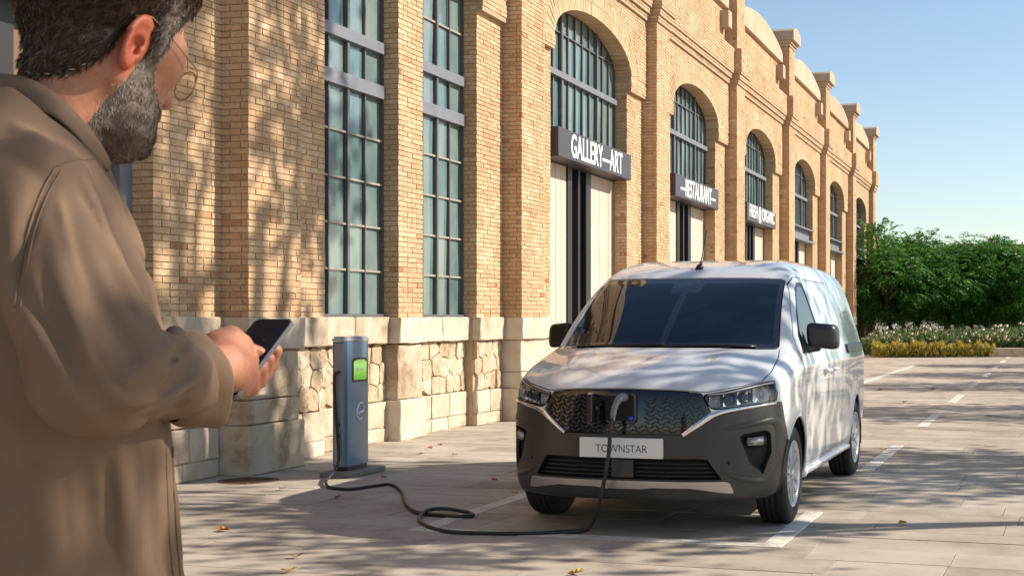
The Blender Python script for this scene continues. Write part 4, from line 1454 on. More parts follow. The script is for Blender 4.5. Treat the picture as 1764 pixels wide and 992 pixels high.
# ---- doors: panels on both flanks, handles, rails
for sg in (1, -1):
    d1 = take(side([(1.13, 0.60), (1.19, 0.40), (1.24, 0.335), (2.10, 0.335), (2.125, 1.05), (2.10, 1.20), (2.03, 1.615), (1.79, 1.615), (1.63, 1.56), (1.40, 1.39), (1.20, 1.20), (1.13, 1.04)], sg), 0.0028)
    dd = sheet('front_door', *d1, M['paint'], van, van_f, 0.0, 0.012)
    d2 = take(side([(2.115, 0.335), (2.88, 0.335), (2.93, 0.55), (3.10, 0.70), (3.10, 1.52), (3.02, 1.60), (2.06, 1.605), (2.115, 1.20), (2.138, 1.05)], sg), 0.0028)
    ds = sheet('sliding_door', *d2, M['paint'], van, van_f, 0.0, 0.012)
    for par, (va, vb) in ((dd, (1.90, 2.06)), (ds, (2.19, 2.35))):
        vv = np.linspace(va, vb, 9)
        uu = surf_u(vv, np.full(9, 0.945)) + 0.008 + 0.032 * np.sin(np.pi * np.linspace(0, 1, 9)) ** 0.5
        tube('door_handle', np.stack([uu * sg, vv, np.full(9, 0.945)], 1), [0.012] + [0.015] * 7 + [0.012], M['paint'], par, 8)
        Vp, Fp = [], []
    va = np.linspace(3.12, 4.22, 16)
    zr = np.full(16, 1.075)
    ru = surf_u(va, zr)
    R2 = []
    for dz, du in ((-.045, -.01), (-.03, .012), (.03, .012), (.045, -.01)): R2.append(np.stack([(surf_u(va, zr + dz) + du) * sg, va, zr + dz], 1))
    V = np.concatenate(R2); F = [(r * 16 + k, r * 16 + k + 1, (r + 1) * 16 + k + 1, (r + 1) * 16 + k) for r in range(3) for k in range(15)]
    mesh_np('slide_rail', V, F, M['vblack'], van, smooth=False)
    # sill strip
    va = np.linspace(1.24, 3.24, 20); pts = np.stack([surf_u(va, np.full(20, .275)) * sg, va, np.full(20, .275)], 1)
    tube('sill', pts, 0.028, M['paint'], van, 8)
    # wheel-arch lips
    for cv, nm in ((0.88, 'arch_lip'), (3.596, 'arch_lip')):
        t_ = np.linspace(math.radians(-14), math.radians(194), 44)
        vv = cv + 0.368 * np.cos(t_); zz = 0.325 + 0.368 * np.sin(t_)
        zz = np.maximum(zz, 0.236)
        uu = surf_u(vv, zz)
        front = (vv < 0.50 + (0.82 - zz) * 0.38)
        pts = np.stack([(uu - 0.004) * sg, vv, zz], 1)
        tube(nm, pts, 0.011, M['paint'], van, 8)
        if cv < 1:
            pf = pts[front]
            if len(pf) > 3: tube(nm, pf + np.array([0.002 * sg, 0, 0]), 0.0125, M['cladding'], van, 8)
        # liner
        Vl, Fl = [], []
        for k, a in enumerate(np.linspace(-0.25, math.pi + 0.25, 28)):
            for w in (0.50, 0.88): Vl.append((w * sg, cv + 0.372 * math.cos(a), max(0.2, 0.325 + 0.372 * math.sin(a))))
        for k in range(27): Fl.append((2 * k, 2 * k + 1, 2 * k + 3, 2 * k + 2))
        mesh_np('arch_liner', Vl, Fl, M['core'], van, smooth=True)
    # mirror
    f_m = lambda P, sg=sg: smax(np.abs((P[:, 0] * sg - 0.965) + (P[:, 2] - 1.20) * 0.05) / 0.100, smax(np.abs(P[:, 1] - 1.52 - (P[:, 0] * sg - 0.965) * 0.45) / 0.075, np.abs(P[:, 2] - 1.198 + (P[:, 0] * sg - 0.965) * 0.10) / 0.086, 0.5), 0.5) - 1.0
    Vq, Fq = surface_nets(lambda P: f_m(P) * 0.08, (-1.12 if sg < 0 else 0.82, 1.35, 1.06), (-0.82 if sg < 0 else 1.12, 1.70, 1.34), 0.012)
    mir = mesh_np('mirror', Vq, Fq, M['vblack'], van, smooth=True)
    tube('mirror_arm', [(0.845 * sg, 1.40, 1.10), (0.88 * sg, 1.45, 1.115), (0.93 * sg, 1.50, 1.13)], [0.04, 0.033, 0.04], M['vblack'], mir, 8)
    V, F = boxes((0.965 * sg, 1.594, 1.198), (0.080, 0.004, 0.068))
    o = mesh_np('mirror_glass', V, F, M['chrome'], mir)
# black corner triangle at the foot of the A-pillar
for sg in (1, -1):
    tri_ = np.array([(1.22, 1.085), (1.46, 1.09), (1.44, 1.20), (1.40, 1.235), (1.30, 1.16)])
    uu = surf_u(tri_[:, 0], tri_[:, 1]) + 0.004
    mesh_np('mirror_base', np.stack([uu * sg, tri_[:, 0], tri_[:, 1]], 1), [tuple(range(5))], M['vblack'], van)
sheet('body_shell', *body, M['paint'], van, van_f, 0.0, 0.012)
# ---- wipers, aerial, camera pod
for pts in ([(-.62, 1.128), (-.3, 1.142), (.02, 1.15)], [(.0, 1.138), (.3, 1.146), (.62, 1.135)]):
    P = catmull(np.array(pts), 6)
    V_ = np.stack([P[:, 0], surf_v(P[:, 0], P[:, 1]) - 0.012, P[:, 1]], 1)
    tube('wiper', V_, 0.009, M['vblack'], van, 6)
tube('aerial', [(0.0, 1.80, 1.668), (0.0, 1.82, 1.70), (0.002, 1.835, 1.715), (0.004, 1.86, 1.76), (0.01, 1.97, 1.97)], [0.034, 0.026, 0.012, 0.006, 0.004], M['vblack'], van, 10)
# ---- number plate
npz, npv = 0.544, -0.012
pl_o = box('number_plate', (-0.261, npv - 0.012, npz - 0.06), (0.261, npv + 0.02, npz + 0.06), M['plate'], van, bev=0.004)


def text_mesh(body_, sx, sz, fn_, mat, parent, name='lettering', offset=0.0, ext=0.0):
    cu = bpy.data.curves.new('text', 'FONT'); cu.body = body_; cu.align_x = 'CENTER'; cu.align_y = 'CENTER'; cu.offset = offset; cu.extrude = ext
    t = bpy.data.objects.new('t', cu); COL.objects.link(t)
    bpy.context.view_layer.update()
    me = bpy.data.meshes.new_from_object(t.evaluated_get(bpy.context.evaluated_depsgraph_get()))
    bpy.data.objects.remove(t)
    co = np.zeros(len(me.vertices) * 3); me.vertices.foreach_get('co', co); co = co.reshape(-1, 3)
    a = (co[:, 0] - (co[:, 0].max() + co[:, 0].min()) / 2) / np.ptp(co[:, 0]) * sx
    b_ = (co[:, 1] - (co[:, 1].max() + co[:, 1].min()) / 2) / np.ptp(co[:, 1]) * sz
    me.vertices.foreach_set('co', fn_(a, b_, co[:, 2]).astype(np.float32).ravel())
    me.materials.clear(); me.materials.append(mat)
    return link(name, me, parent)


text_mesh('TOWNSTAR', 0.325, 0.046, lambda a, b_, c: np.stack([a + 0.005, npv - 0.0135 - c * 0, npz + b_ - 0.004], 1), M['ink'], pl_o, offset=-0.008)


# ---- wheels
def tyre_prof():
    R_ = 0.318
    return [(0.205, -0.085), (0.222, -0.097), (0.262, -0.103), (0.292, -0.098), (0.308, -0.088), (0.3165, -0.076), (R_, -0.06), (R_, -0.052), (R_ - 0.008, -0.05), (R_ - 0.008, -0.044), (R_, -0.042), (R_, -0.016), (R_ - 0.008, -0.014), (R_ - 0.008, -0.006), (R_, -0.004),
            (R_, 0.02), (R_ - 0.008, 0.022), (R_ - 0.008, 0.03), (R_, 0.032), (R_, 0.06), (0.3165, 0.076), (0.308, 0.088), (0.292, 0.098), (0.262, 0.103), (0.222, 0.097), (0.205, 0.085)]


wheel_proto = None
wheel_meshes = {}


def build_wheel(sg, cv, steer=0.0):
    w = empty('wheel', parent=van)
    w.location = (0.785 * sg, cv, 0.316); w.rotation_euler = (0, 0, (0 if sg > 0 else math.pi) + steer)
    if 'tyre' not in wheel_meshes:
        V, F = lathe(tyre_prof(), 56); t = mesh_np('tyre', V, F, M['tyre'], w, smooth=True); wheel_meshes['tyre'] = t.data
        V, F = lathe([(0.20, -0.08), (0.20, 0.06), (0.208, 0.088), (0.214, 0.094), (0.214, 0.098), (0.202, 0.096), (0.19, 0.07), (0.188, 0.02)], 48); t = mesh_np('rim', V, F, M['rim'], w, smooth=True); wheel_meshes['rim'] = t.data
        V, F = lathe([(0.0, 0.03), (0.19, 0.02)], 36); t = mesh_np('dark_backing_disc', V, F, M['core'], w); wheel_meshes['dark_backing_disc'] = t.data  # plain near-black disc stands in for the shade behind the spokes
        bm = bmesh.new()
        for k in range(7):
            a = 2 * math.pi * k / 7
            for br in (-1, 1):
                pts = []
                for r, hw, off, x in ((0.035, 0.020, 0.006, 0.082), (0.10, 0.019, 0.018, 0.084), (0.165, 0.022, 0.040, 0.082), (0.206, 0.026, 0.056, 0.090)):
                    pts.append((r, hw, off * br, x))
                rows = []
                for r, hw, off, x in pts:
                    row = []
                    for (t, dx) in ((-hw, -0.02), (-hw * 0.8, 0.0), (hw * 0.8, 0.0), (hw, -0.02)):
                        y_, z_ = r * math.cos(a) - (off + t) * math.sin(a), r * math.sin(a) + (off + t) * math.cos(a)
                        row.append(bm.verts.new((x + dx, y_, z_)))
                    rows.append(row)
                for i in range(3):
                    for j in range(3): bm.faces.new((rows[i][j], rows[i][j + 1], rows[i + 1][j + 1], rows[i + 1][j]))
        bmesh.ops.recalc_face_normals(bm, faces=list(bm.faces))
        t = bm_obj('spokes', bm, M['rim'], w, smooth=False); wheel_meshes['spokes'] = t.data
        V, F = lathe([(0.0, 0.098), (0.026, 0.096), (0.034, 0.088), (0.036, 0.06)], 24); t = mesh_np('hub_cap', V, F, M['rim'], w, smooth=True); wheel_meshes['hub_cap'] = t.data
    else:
        for nm, me in wheel_meshes.items(): link(nm, me, w)


for sg in (1, -1):
    build_wheel(sg, 0.88); build_wheel(sg, 3.596)
# ================================================================== PERSON
l0_ = (170.0 - PX0) / F_PX
E_D = np.array([-PIX_S + PIX_C * l0_, PIX_C + PIX_S * l0_]); P_M = E_D * 1.75
E_D = E_D / np.linalg.norm(E_D); E_R = np.array([E_D[1], -E_D[0]])
man = empty('person', (P_M[0], P_M[1], 0), math.atan2(E_R[1], E_R[0]))     # local x: across the view, y: away, z: up
tag(man, 'bearded person in a taupe overshirt looking down at a phone', 'person')


def man_px(x, y, d):
    """photo pixel -> point of the person's frame on the upright plane at distance d"""
    rr = ray(x, y)
    n = np.array([E_D[0], E_D[1], 0]); t = (P_M @ E_D + d) / (rr @ n)
    p = rr * t
    return np.array([(p[:2] - P_M) @ E_R, d, CAM_H + p[2]])


def cap(P, a, b, ra, rb):
    a = np.asarray(a, float); b = np.asarray(b, float)
    e = b - a; t = np.clip(((P - a) @ e) / (e @ e), 0, 1)
    return np.linalg.norm(P - a - t[:, None] * e, axis=1) - (ra + (rb - ra) * t)


def ell(P, c, r, R=None):
    q = P - np.asarray(c, float)
    if R is not None: q = q @ R
    r = np.asarray(r, float)
    k0 = np.linalg.norm(q / r, axis=1); k1 = np.linalg.norm(q / (r * r), axis=1)
    return k0 * (k0 - 1) / (k1 + 1e-9)


def cull(P, c, R_, fn):
    c = np.asarray(c, float)
    r = np.linalg.norm(P - c, axis=1)
    out = r - R_ + 0.06
    m = r < R_
    if m.any(): out[m] = fn(P[m])
    return out


def vnoise(P, s, seed=0):
    q = P * s + seed * 13.7
    return (np.sin(q[:, 0] * 1.7 + 1.3 * np.sin(q[:, 1] * 1.1 + seed)) + np.sin(q[:, 1] * 1.9 + 1.5 * np.sin(q[:, 2] * 1.3)) + np.sin(q[:, 2] * 1.6 + 1.2 * np.sin(q[:, 0] * 1.2 + 2.0))) / 3.0


AL, PI_ = math.radians(36), math.radians(19)
HF = np.array([math.cos(AL) * math.cos(PI_), math.sin(AL) * math.cos(PI_), -math.sin(PI_)]); HL = np.array([-math.sin(AL), math.cos(AL), 0]); HU = np.cross(HF, HL)
HE = np.array([0.0, 0.0, 1.682]); HR = np.stack([HF, HL, HU], 1)          # columns: head axes
HS = 1.04


def to_head(P): return (P - HE) @ HR / HS
def from_head(q): return HE + (np.asarray(q, float) * HS) @ HR.T


def head_core(q):
    s = np.abs(q[:, 1]); qs = np.stack([q[:, 0], s, q[:, 2]], 1)
    d = ell(q, (-0.007, 0, 0.058), (0.095, 0.076, 0.092))
    d = smin(d, ell(q, (0.035, 0, 0.0), (0.062, 0.060, 0.085)), 0.04)
    d = smin(d, ell(q, (0.045, 0, -0.055), (0.050, 0.050, 0.055)), 0.03)
    d = smin(d, cap(qs, (0.000, 0.054, -0.045), (0.070, 0.020, -0.098), 0.017, 0.022), 0.03)
    d = smin(d, ell(q, (0.072, 0, -0.098), (0.024, 0.026, 0.022)), 0.02)
    d = smin(d, cap(qs, (0.072, 0.048, 0.000), (0.030, 0.066, 0.005), 0.016, 0.010), 0.025)      # cheekbones
    d = smin(d, cap(qs, (0.090, 0.012, 0.028), (0.074, 0.050, 0.028), 0.012, 0.010), 0.02)       # brow
    d = smax(d, -ell(qs, (0.100, 0.031, 0.010), (0.016, 0.016, 0.011)), 0.015)                   # eye sockets
    d = smin(d, ell(qs, (0.083, 0.031, 0.010), (0.012, 0.012, 0.012)), 0.004)                    # eyeballs
    d = smin(d, cap(q, (0.092, 0, 0.018), (0.113, 0, -0.022), 0.008, 0.0105), 0.012)              # nose
    d = smin(d, ell(qs, (0.104, 0.011, -0.026), (0.010, 0.008, 0.008)), 0.008)
    d = smin(d, ell(q, (0.094, 0, -0.056), (0.010, 0.022, 0.006)), 0.008)                        # lips
    d = smin(d, ell(q, (0.092, 0, -0.067), (0.010, 0.019, 0.006)), 0.006)
    return d


ca_, sa_e = math.cos(0.22), math.sin(0.22)
EARR = np.array([[ca_, 0, sa_e], [0, 1, 0], [-sa_e, 0, ca_]])


def ear(q):
    qs = np.stack([q[:, 0], np.abs(q[:, 1]), q[:, 2]], 1)
    # local ear frame: a fore-aft, b outwards, c up
    p = (qs - np.array([-0.006, 0.079, -0.006])) @ EARR
    p = p - np.stack([np.zeros(len(p)), -0.35 * p[:, 0], np.zeros(len(p))], 1)     # the rim stands away from the head
    a, b, c = p[:, 0], p[:, 1], p[:, 2]
    wid = np.where(c > 0, 0.0185, 0.0155)
    rr = np.sqrt((a / wid) ** 2 + (c / 0.0325) ** 2)
    disc = np.maximum((rr - 1) * 0.017, np.abs(b) - 0.0045)
    rim = np.hypot((rr - 0.90) * 0.018, b - 0.005) - 0.0046
    rim = np.maximum(rim, a - 0.010)
    anti = np.hypot((np.sqrt(((a + 0.001) / 0.011) ** 2 + ((c - 0.002) / 0.021) ** 2) - 0.95) * 0.011, b - 0.001) - 0.0036
    anti = np.maximum(anti, a - 0.003)
    conch = ell(p, (0.003, 0.006, -0.004), (0.0095, 0.011, 0.014))
    lobe = ell(p, (0.004, 0.001, -0.029), (0.009, 0.0055, 0.010))
    trag = ell(p, (0.012, 0.004, -0.004), (0.004, 0.004, 0.007))
    root_ = ell(qs, (0.000, 0.068, -0.006), (0.017, 0.016, 0.027))
    d = smin(smin(disc, rim, 0.004), root_, 0.006)
    d = smin(d, anti, 0.004)
    d = smin(d, lobe, 0.006)
    d = smax(d, -conch, 0.004)
    return smin(d, trag, 0.003)


# limbs of the person's frame
SH = np.array([-0.075, -0.190, 1.462]); EL = np.array([0.000, -0.275, 1.262]); WR = man_px(386, 632, -0.025)
SH2 = np.array([-0.105, 0.195, 1.455]); EL2 = np.array([-0.12, 0.265, 1.18]); WR2 = np.array([-0.05, 0.265, 0.94])
NB = np.array([-0.066, -0.012, 1.53])
TZ = [0.80, 0.92, 1.05, 1.18, 1.32, 1.42, 1.50, 1.555, 1.60, 1.63]
TC = [-0.055, -0.055, -0.055, -0.060, -0.072, -0.085, -0.095, -0.102, -0.104, -0.104]
TF = [0.172, 0.158, 0.145, 0.142, 0.140, 0.130, 0.110, 0.085, 0.060, 0.03]
TS = [0.205, 0.195, 0.188, 0.195, 0.208, 0.205, 0.172, 0.115, 0.080, 0.05]
BA = math.radians(10)
BF = np.array([math.cos(BA), math.sin(BA)]); BL = np.array([-math.sin(BA), math.cos(BA)])
_tz = np.linspace(0.7, 1.75, 211)


def smt(a):
    t = np.interp(_tz, TZ, a); return np.convolve(np.pad(t, 9, mode='edge'), np.hanning(19) / np.hanning(19).sum(), 'valid')


_tc, _tf, _ts = smt(TC), smt(TF), smt(TS)


def torso(P, grow=0.0):
    z = P[:, 2]
    c = np.interp(z, _tz, _tc); rf = np.interp(z, _tz, _tf) + grow; rs = np.interp(z, _tz, _ts) + grow
    x = P[:, 0] - c; y = P[:, 1]
    a = x * BF[0] + y * BF[1]; b = x * BL[0] + y * BL[1]
    r = np.sqrt((a / rf) ** 2 + (b / rs) ** 2)
    return np.maximum((r - 1) * np.minimum(rf, rs), z - 1.61)


# ---- right hand round the phone
PH_TL = man_px(441, 549, 0.095)
PA = np.array([0.61, -0.79, 0.0]); PB = np.array([-0.57, -0.43, -0.70]); PB -= PA * (PA @ PB); PB /= np.linalg.norm(PB); PN = np.cross(PB, PA)
if PN[2] < 0: PN = -PN
PWID, PLEN = 0.074, 0.152


def ph(a, b, n): return PH_TL + PA * a + PB * b + PN * n


fingers = []
# four fingers come from the knuckles under the phone and close over its far (right) edge
KN0 = man_px(421, 652, 0.03)
knu = [man_px(432, 628, 0.035), man_px(428, 642, 0.028), man_px(421, 655, 0.020), man_px(412, 667, 0.012)]
tips = [man_px(474, 604, 0.045), man_px(462, 618, 0.022), man_px(450, 634, 0.012), man_px(434, 648, 0.004)]
for k in range(4):
    a, c = knu[k], tips[k]
    m1 = a * 0.45 + c * 0.55 + np.array([0.010, 0.012, -0.012])
    e_ = c + np.array([-0.012, -0.004, 0.010])
    fingers.append((a, m1, c, e_, 0.0098 - 0.0006 * k))
TH0, TH1, TH2, TH3 = man_px(378, 600, -0.005), man_px(398, 582, 0.005), man_px(417, 592, 0.012), man_px(434, 606, 0.022)


def hand(P):
    pc = (knu[1] + knu[2]) / 2
    d = cap(P, WR, WR * 0.5 + pc * 0.5 + np.array([0, 0, 0.004]), 0.027, 0.029)
    for k in range(4):
        d = smin(d, cap(P, WR * 0.75 + knu[k] * 0.25, knu[k], 0.022, 0.0125), 0.016)
    d = smin(d, cap(P, TH0, TH1, 0.021, 0.015), 0.02)
    d = smin(d, cap(P, WR, TH0, 0.026, 0.021), 0.02)
    for a, m1, c, e_, r in fingers:
        f_ = smin(smin(cap(P, a, m1, r * 1.12, r), cap(P, m1, c, r, r * 0.92), 0.004), cap(P, c, e_, r * 0.92, r * 0.8), 0.004)
        d = smin(d, f_, 0.006)
    t = smin(cap(P, TH1, TH2, 0.0145, 0.0125), cap(P, TH2, TH3, 0.0125, 0.0095), 0.005)
    return smin(d, t, 0.009)


def left_hand(P):
    d = ell(P, WR2 + np.array([0.012, 0.0, -0.055]), (0.042, 0.018, 0.055))
    for k in range(4):
        b0 = WR2 + np.array([-0.018 + 0.019 * k, 0.0, -0.10]); m = b0 + np.array([0.004, -0.006, -0.040]); t = m + np.array([0.004, -0.018, -0.030 + 0.004 * abs(k - 1)])
        d = smin(d, smin(cap(P, b0, m, 0.010, 0.009), cap(P, m, t, 0.009, 0.008), 0.004), 0.007)
    b0 = WR2 + np.array([0.035, -0.005, -0.035]); m = b0 + np.array([0.025, -0.01, -0.035])
    return smin(d, smin(cap(P, b0, m, 0.014, 0.011), cap(P, m, m + np.array([0.0, -0.004, -0.03]), 0.011, 0.009), 0.004), 0.01)


HIP = np.array([-0.055, 0, 0.93]); hipo = np.array([0.0, 0.095, 0])
KNE = [np.array([-0.02, -0.10, 0.50]), np.array([-0.01, 0.12, 0.50])]
ANK = [np.array([-0.06, -0.11, 0.09]), np.array([-0.04, 0.13, 0.09])]


def skin_f(P):
    def hd_(Q):
        q = to_head(Q)
        return smin(head_core(q) * HS, ear(q) * HS, 0.004)
    d = cull(P, HE + np.array([0.0, 0.0, 0.02]), 0.24, hd_)
    nt_ = from_head((-0.014, 0, -0.03))
    d = smin(d, cap(P, nt_, NB, 0.056, 0.060), 0.03)
    d = smin(d, torso(P, -0.022), 0.03)
    for s, e, w in ((SH, EL, WR), (SH2, EL2, WR2)):
        d = smin(d, smin(cap(P, s, e, 0.05, 0.042), cap(P, e, w, 0.042, 0.027), 0.02), 0.03)
    d = smin(d, cull(P, WR + np.array([0.05, 0.02, 0]), 0.19, hand), 0.014)
    d = smin(d, cull(P, WR2 + np.array([0, 0, -0.08]), 0.19, left_hand), 0.014)
    for k, sg in ((0, -1), (1, 1)):
        d = smin(d, smin(cap(P, HIP + hipo * sg, KNE[k], 0.080, 0.052), cap(P, KNE[k], ANK[k], 0.052, 0.036), 0.02), 0.04)
    return np.maximum(d, 0.05 - P[:, 2])


def skin_mat():
    m, nt, b = mat_new('skin')
    g = N_(nt, 'ShaderNodeNewGeometry')
    nz = N_(nt, 'ShaderNodeTexNoise', Scale=26.0, Detail=6.0, Roughness=0.65)
    nt.links.new(g.outputs['Position'], nz.inputs['Vector'])
    rp = ramp(nt, [(0.3, (0.33, 0.115, 0.055)), (0.5, (0.42, 0.175, 0.095)), (0.72, (0.48, 0.22, 0.13))])
    nt.links.new(nz.outputs['Fac'], rp.inputs[0])
    fl_ = N_(nt, 'ShaderNodeAttribute', attribute_name='flush')
    mf = N_(nt, 'ShaderNodeMixRGB', blend_type='MULTIPLY'); mf.inputs[2].default_value = (1.05, 0.62, 0.55, 1)
    nt.links.new(fl_.outputs['Fac'], mf.inputs[0]); nt.links.new(rp.outputs[0], mf.inputs[1]); nt.links.new(mf.outputs[0], b.inputs['Base Color'])
    b.inputs['Roughness'].default_value = 0.5
    b.inputs['Subsurface Weight'].default_value = 0.12
    b.inputs['Subsurface Radius'].default_value = (0.012, 0.004, 0.002)
    b.inputs['Subsurface Scale'].default_value = 0.6
    n2 = N_(nt, 'ShaderNodeTexNoise', Scale=220.0, Detail=4.0)
    nt.links.new(g.outputs['Position'], n2.inputs['Vector'])
    bp = N_(nt, 'ShaderNodeBump', Strength=0.25, Distance=0.002)
    nt.links.new(n2.outputs['Fac'], bp.inputs['Height']); nt.links.new(bp.outputs[0], b.inputs['Normal'])
    return m


def cloth_mat(name, col, sc=900.0):
    m, nt, b = mat_new(name)
    tc = N_(nt, 'ShaderNodeTexCoord')
    nz = N_(nt, 'ShaderNodeTexNoise', Scale=9.0, Detail=7.0, Roughness=0.7)
    nt.links.new(tc.outputs['Object'], nz.inputs['Vector'])
    rp = ramp(nt, [(0.3, tuple(c * 0.88 for c in col)), (0.7, tuple(c * 1.08 for c in col))])
    nt.links.new(nz.outputs['Fac'], rp.inputs[0]); nt.links.new(rp.outputs[0], b.inputs['Base Color'])
    b.inputs['Roughness'].default_value = 0.8
    b.inputs['Sheen Weight'].default_value = 0.0
    b.inputs['Specular IOR Level'].default_value = 0.25
    w = N_(nt, 'ShaderNodeTexNoise', Scale=sc, Detail=2.0)
    nt.links.new(tc.outputs['Object'], w.inputs['Vector'])
    bp = N_(nt, 'ShaderNodeBump', Strength=0.2, Distance=0.0007)
    nt.links.new(w.outputs['Fac'], bp.inputs['Height']); nt.links.new(bp.outputs[0], b.inputs['Normal'])
    return m


def hair_mat(name, dark, light):
    m, nt, b = mat_new(name)
    at = N_(nt, 'ShaderNodeAttribute', attribute_name='grey')
    mx = N_(nt, 'ShaderNodeMixRGB'); mx.inputs[1].default_value = (*dark, 1); mx.inputs[2].default_value = (*light, 1)
    nt.links.new(at.outputs['Fac'], mx.inputs[0]); nt.links.new(mx.outputs[0], b.inputs['Base Color'])
    b.inputs['Roughness'].default_value = 0.7
    b.inputs['Specular IOR Level'].default_value = 0.18
    return m


M['skin'] = skin_mat()
M['coat'] = cloth_mat('taupe_cotton', (0.185, 0.117, 0.074))
M['trouser'] = cloth_mat('dark_denim', (0.035, 0.04, 0.055))
M['shoe'] = simple('brown_leather', (0.10, 0.05, 0.025), 0.45)
M['hair'] = hair_mat('short_hair', (0.040, 0.021, 0.012), (0.44, 0.36, 0.30))
M['gold'] = simple('thin_gold_wire', (0.55, 0.36, 0.16), 0.25, metal=1.0)
M['phone'] = simple('phone_screen', (0.004, 0.007, 0.028), 0.2, spec=0.04)
M['phone_edge'] = simple('phone_edge', (0.16, 0.16, 0.17), 0.35, metal=0.8)

Vp, Fp = surface_nets(skin_f, (-0.36, -0.34, 0.04), (0.30, 0.36, 1.88), 0.0036, newton=2, sparse=1.6)
qh = to_head(Vp)
flush = np.clip(1 - np.maximum(ear(qh), 0) / 0.012, 0, 1) * (np.abs(qh[:, 1]) > 0.055) * (np.abs(qh[:, 2]) < 0.06)
flush = np.maximum(flush, 0.5 * np.exp(-((Vp - (knu[1] + knu[2]) / 2) ** 2).sum(1) / 0.04 ** 2))
bd = mesh_np('body', Vp, Fp, M['skin'], man, smooth=True, attrs={'flush': ('POINT', flush)})

# ---- overshirt: torso and both sleeves in one surface, creases drawn as ridges and grooves on it
W_OUT = man_px(332, 648, -0.080)
AXW = np.array([0.84, 0.52, -0.05]); AXW /= np.linalg.norm(AXW)
W_OUT2 = WR2 + np.array([0, 0, 0.02])


def coat_base(P):
    d = torso(P, 0.004)
    d = smin(d, cap(P, NB + np.array([-0.02, 0, -0.03]), SH + np.array([0, 0.02, 0.005]), 0.075, 0.066), 0.05)
    d = smin(d, cap(P, NB + np.array([-0.02, 0, -0.03]), SH2 + np.array([0, -0.02, 0.005]), 0.075, 0.066), 0.05)
    a1 = smin(cap(P, SH, EL, 0.074, 0.065), cap(P, EL, W_OUT, 0.065, 0.049), 0.03)
    a1 = np.maximum(a1, (P - W_OUT) @ AXW)
    a2 = smin(cap(P, SH2, EL2, 0.080, 0.074), cap(P, EL2, W_OUT2, 0.074, 0.052), 0.03)
    d = smin(d, a1, 0.008)
    d = smin(d, a2, 0.03)
    return d


def march(px_, py_, f, near=-0.5, steps=60):
    """where the view ray through a photo pixel first meets the surface f (person's frame)"""
    rr = ray(px_, py_)
    o = np.array([(np.zeros(2) - P_M) @ E_R, (np.zeros(2) - P_M) @ E_D, CAM_H]); dr = np.array([rr[:2] @ E_R, rr[:2] @ E_D, rr[2]]); dr /= np.linalg.norm(dr)
    t = 0.8
    for _ in range(steps):
        s = f((o + dr * t)[None])[0]
        t += s * 0.8
        if s < 5e-4: break
    return o + dr * t


# (pixels, half width, height): positive = ridge, negative = groove
creases = [
    ([(88, 300), (62, 350), (42, 420), (30, 500)], 0.010, -0.006),            # arm-hole seam
    ([(150, 330), (185, 420), (230, 510), (285, 600)], 0.018, 0.010),
    ([(190, 300), (222, 390), (262, 480), (318, 560)], 0.013, -0.009),
    ([(120, 360), (150, 470), (205, 570), (250, 640)], 0.016, -0.009),
    ([(90, 400), (112, 500), (160, 610), (215, 690)], 0.018, 0.009),
    ([(318, 540), (292, 590), (262, 620), (225, 640)], 0.014, 0.011),
    ([(348, 585), (318, 640), (285, 680), (240, 705)], 0.012, -0.009),
    ([(335, 565), (305, 610), (280, 645)], 0.010, -0.008),
    ([(365, 620), (340, 670), (318, 700)], 0.010, 0.007),
    ([(60, 520), (105, 600), (150, 670), (200, 730)], 0.014, -0.008),
    ([(0, 470), (40, 530), (85, 600), (130, 680)], 0.016, 0.008),
    ([(130, 770), (150, 850), (160, 930), (165, 992)], 0.018, -0.009),
    ([(200, 765), (215, 850), (222, 930), (225, 992)], 0.018, 0.009),
    ([(255, 760), (262, 840), (266, 920), (268, 992)], 0.014, -0.009),
    ([(60, 790), (75, 860), (85, 930), (90, 992)], 0.02, 0.008),
    ([(20, 210), (60, 240), (110, 275)], 0.02, 0.005),
    ([(0, 260), (50, 285), (90, 320)], 0.014, -0.005),
    ([(170, 290), (200, 340), (225, 400), (255, 460)], 0.010, 0.006),
    ([(338, 600), (300, 628), (250, 650), (190, 660)], 0.009, 0.007),
    ([(352, 640), (318, 668), (270, 690), (215, 700)], 0.009, 0.007),
    ([(330, 690), (290, 712), (240, 722)], 0.009, -0.006),
    ([(250, 500), (275, 560), (300, 590)], 0.009, -0.006),
    ([(205, 470), (235, 545), (262, 600)], 0.008, 0.005),
    ([(140, 560), (175, 630), (225, 680)], 0.009, -0.006),
    ([(50, 440), (75, 530), (118, 620)], 0.010, 0.006),
    ([(100, 330), (118, 420), (150, 520)], 0.008, 0.005),
    ([(130, 300), (160, 370), (200, 450)], 0.008, -0.005),
    ([(110, 800), (118, 880), (120, 960)], 0.010, -0.006),
    ([(185, 790), (190, 870), (195, 960)], 0.010, -0.005),
    ([(290, 770), (292, 850), (296, 930), (300, 992)], 0.008, 0.006),
]
cr3 = []
for pts, w, hgt in creases:
    pp = np.array([march(x, y, coat_base) for x, y in catmull(np.array(pts, float), 3)])
    cr3.append((pp, w, hgt))


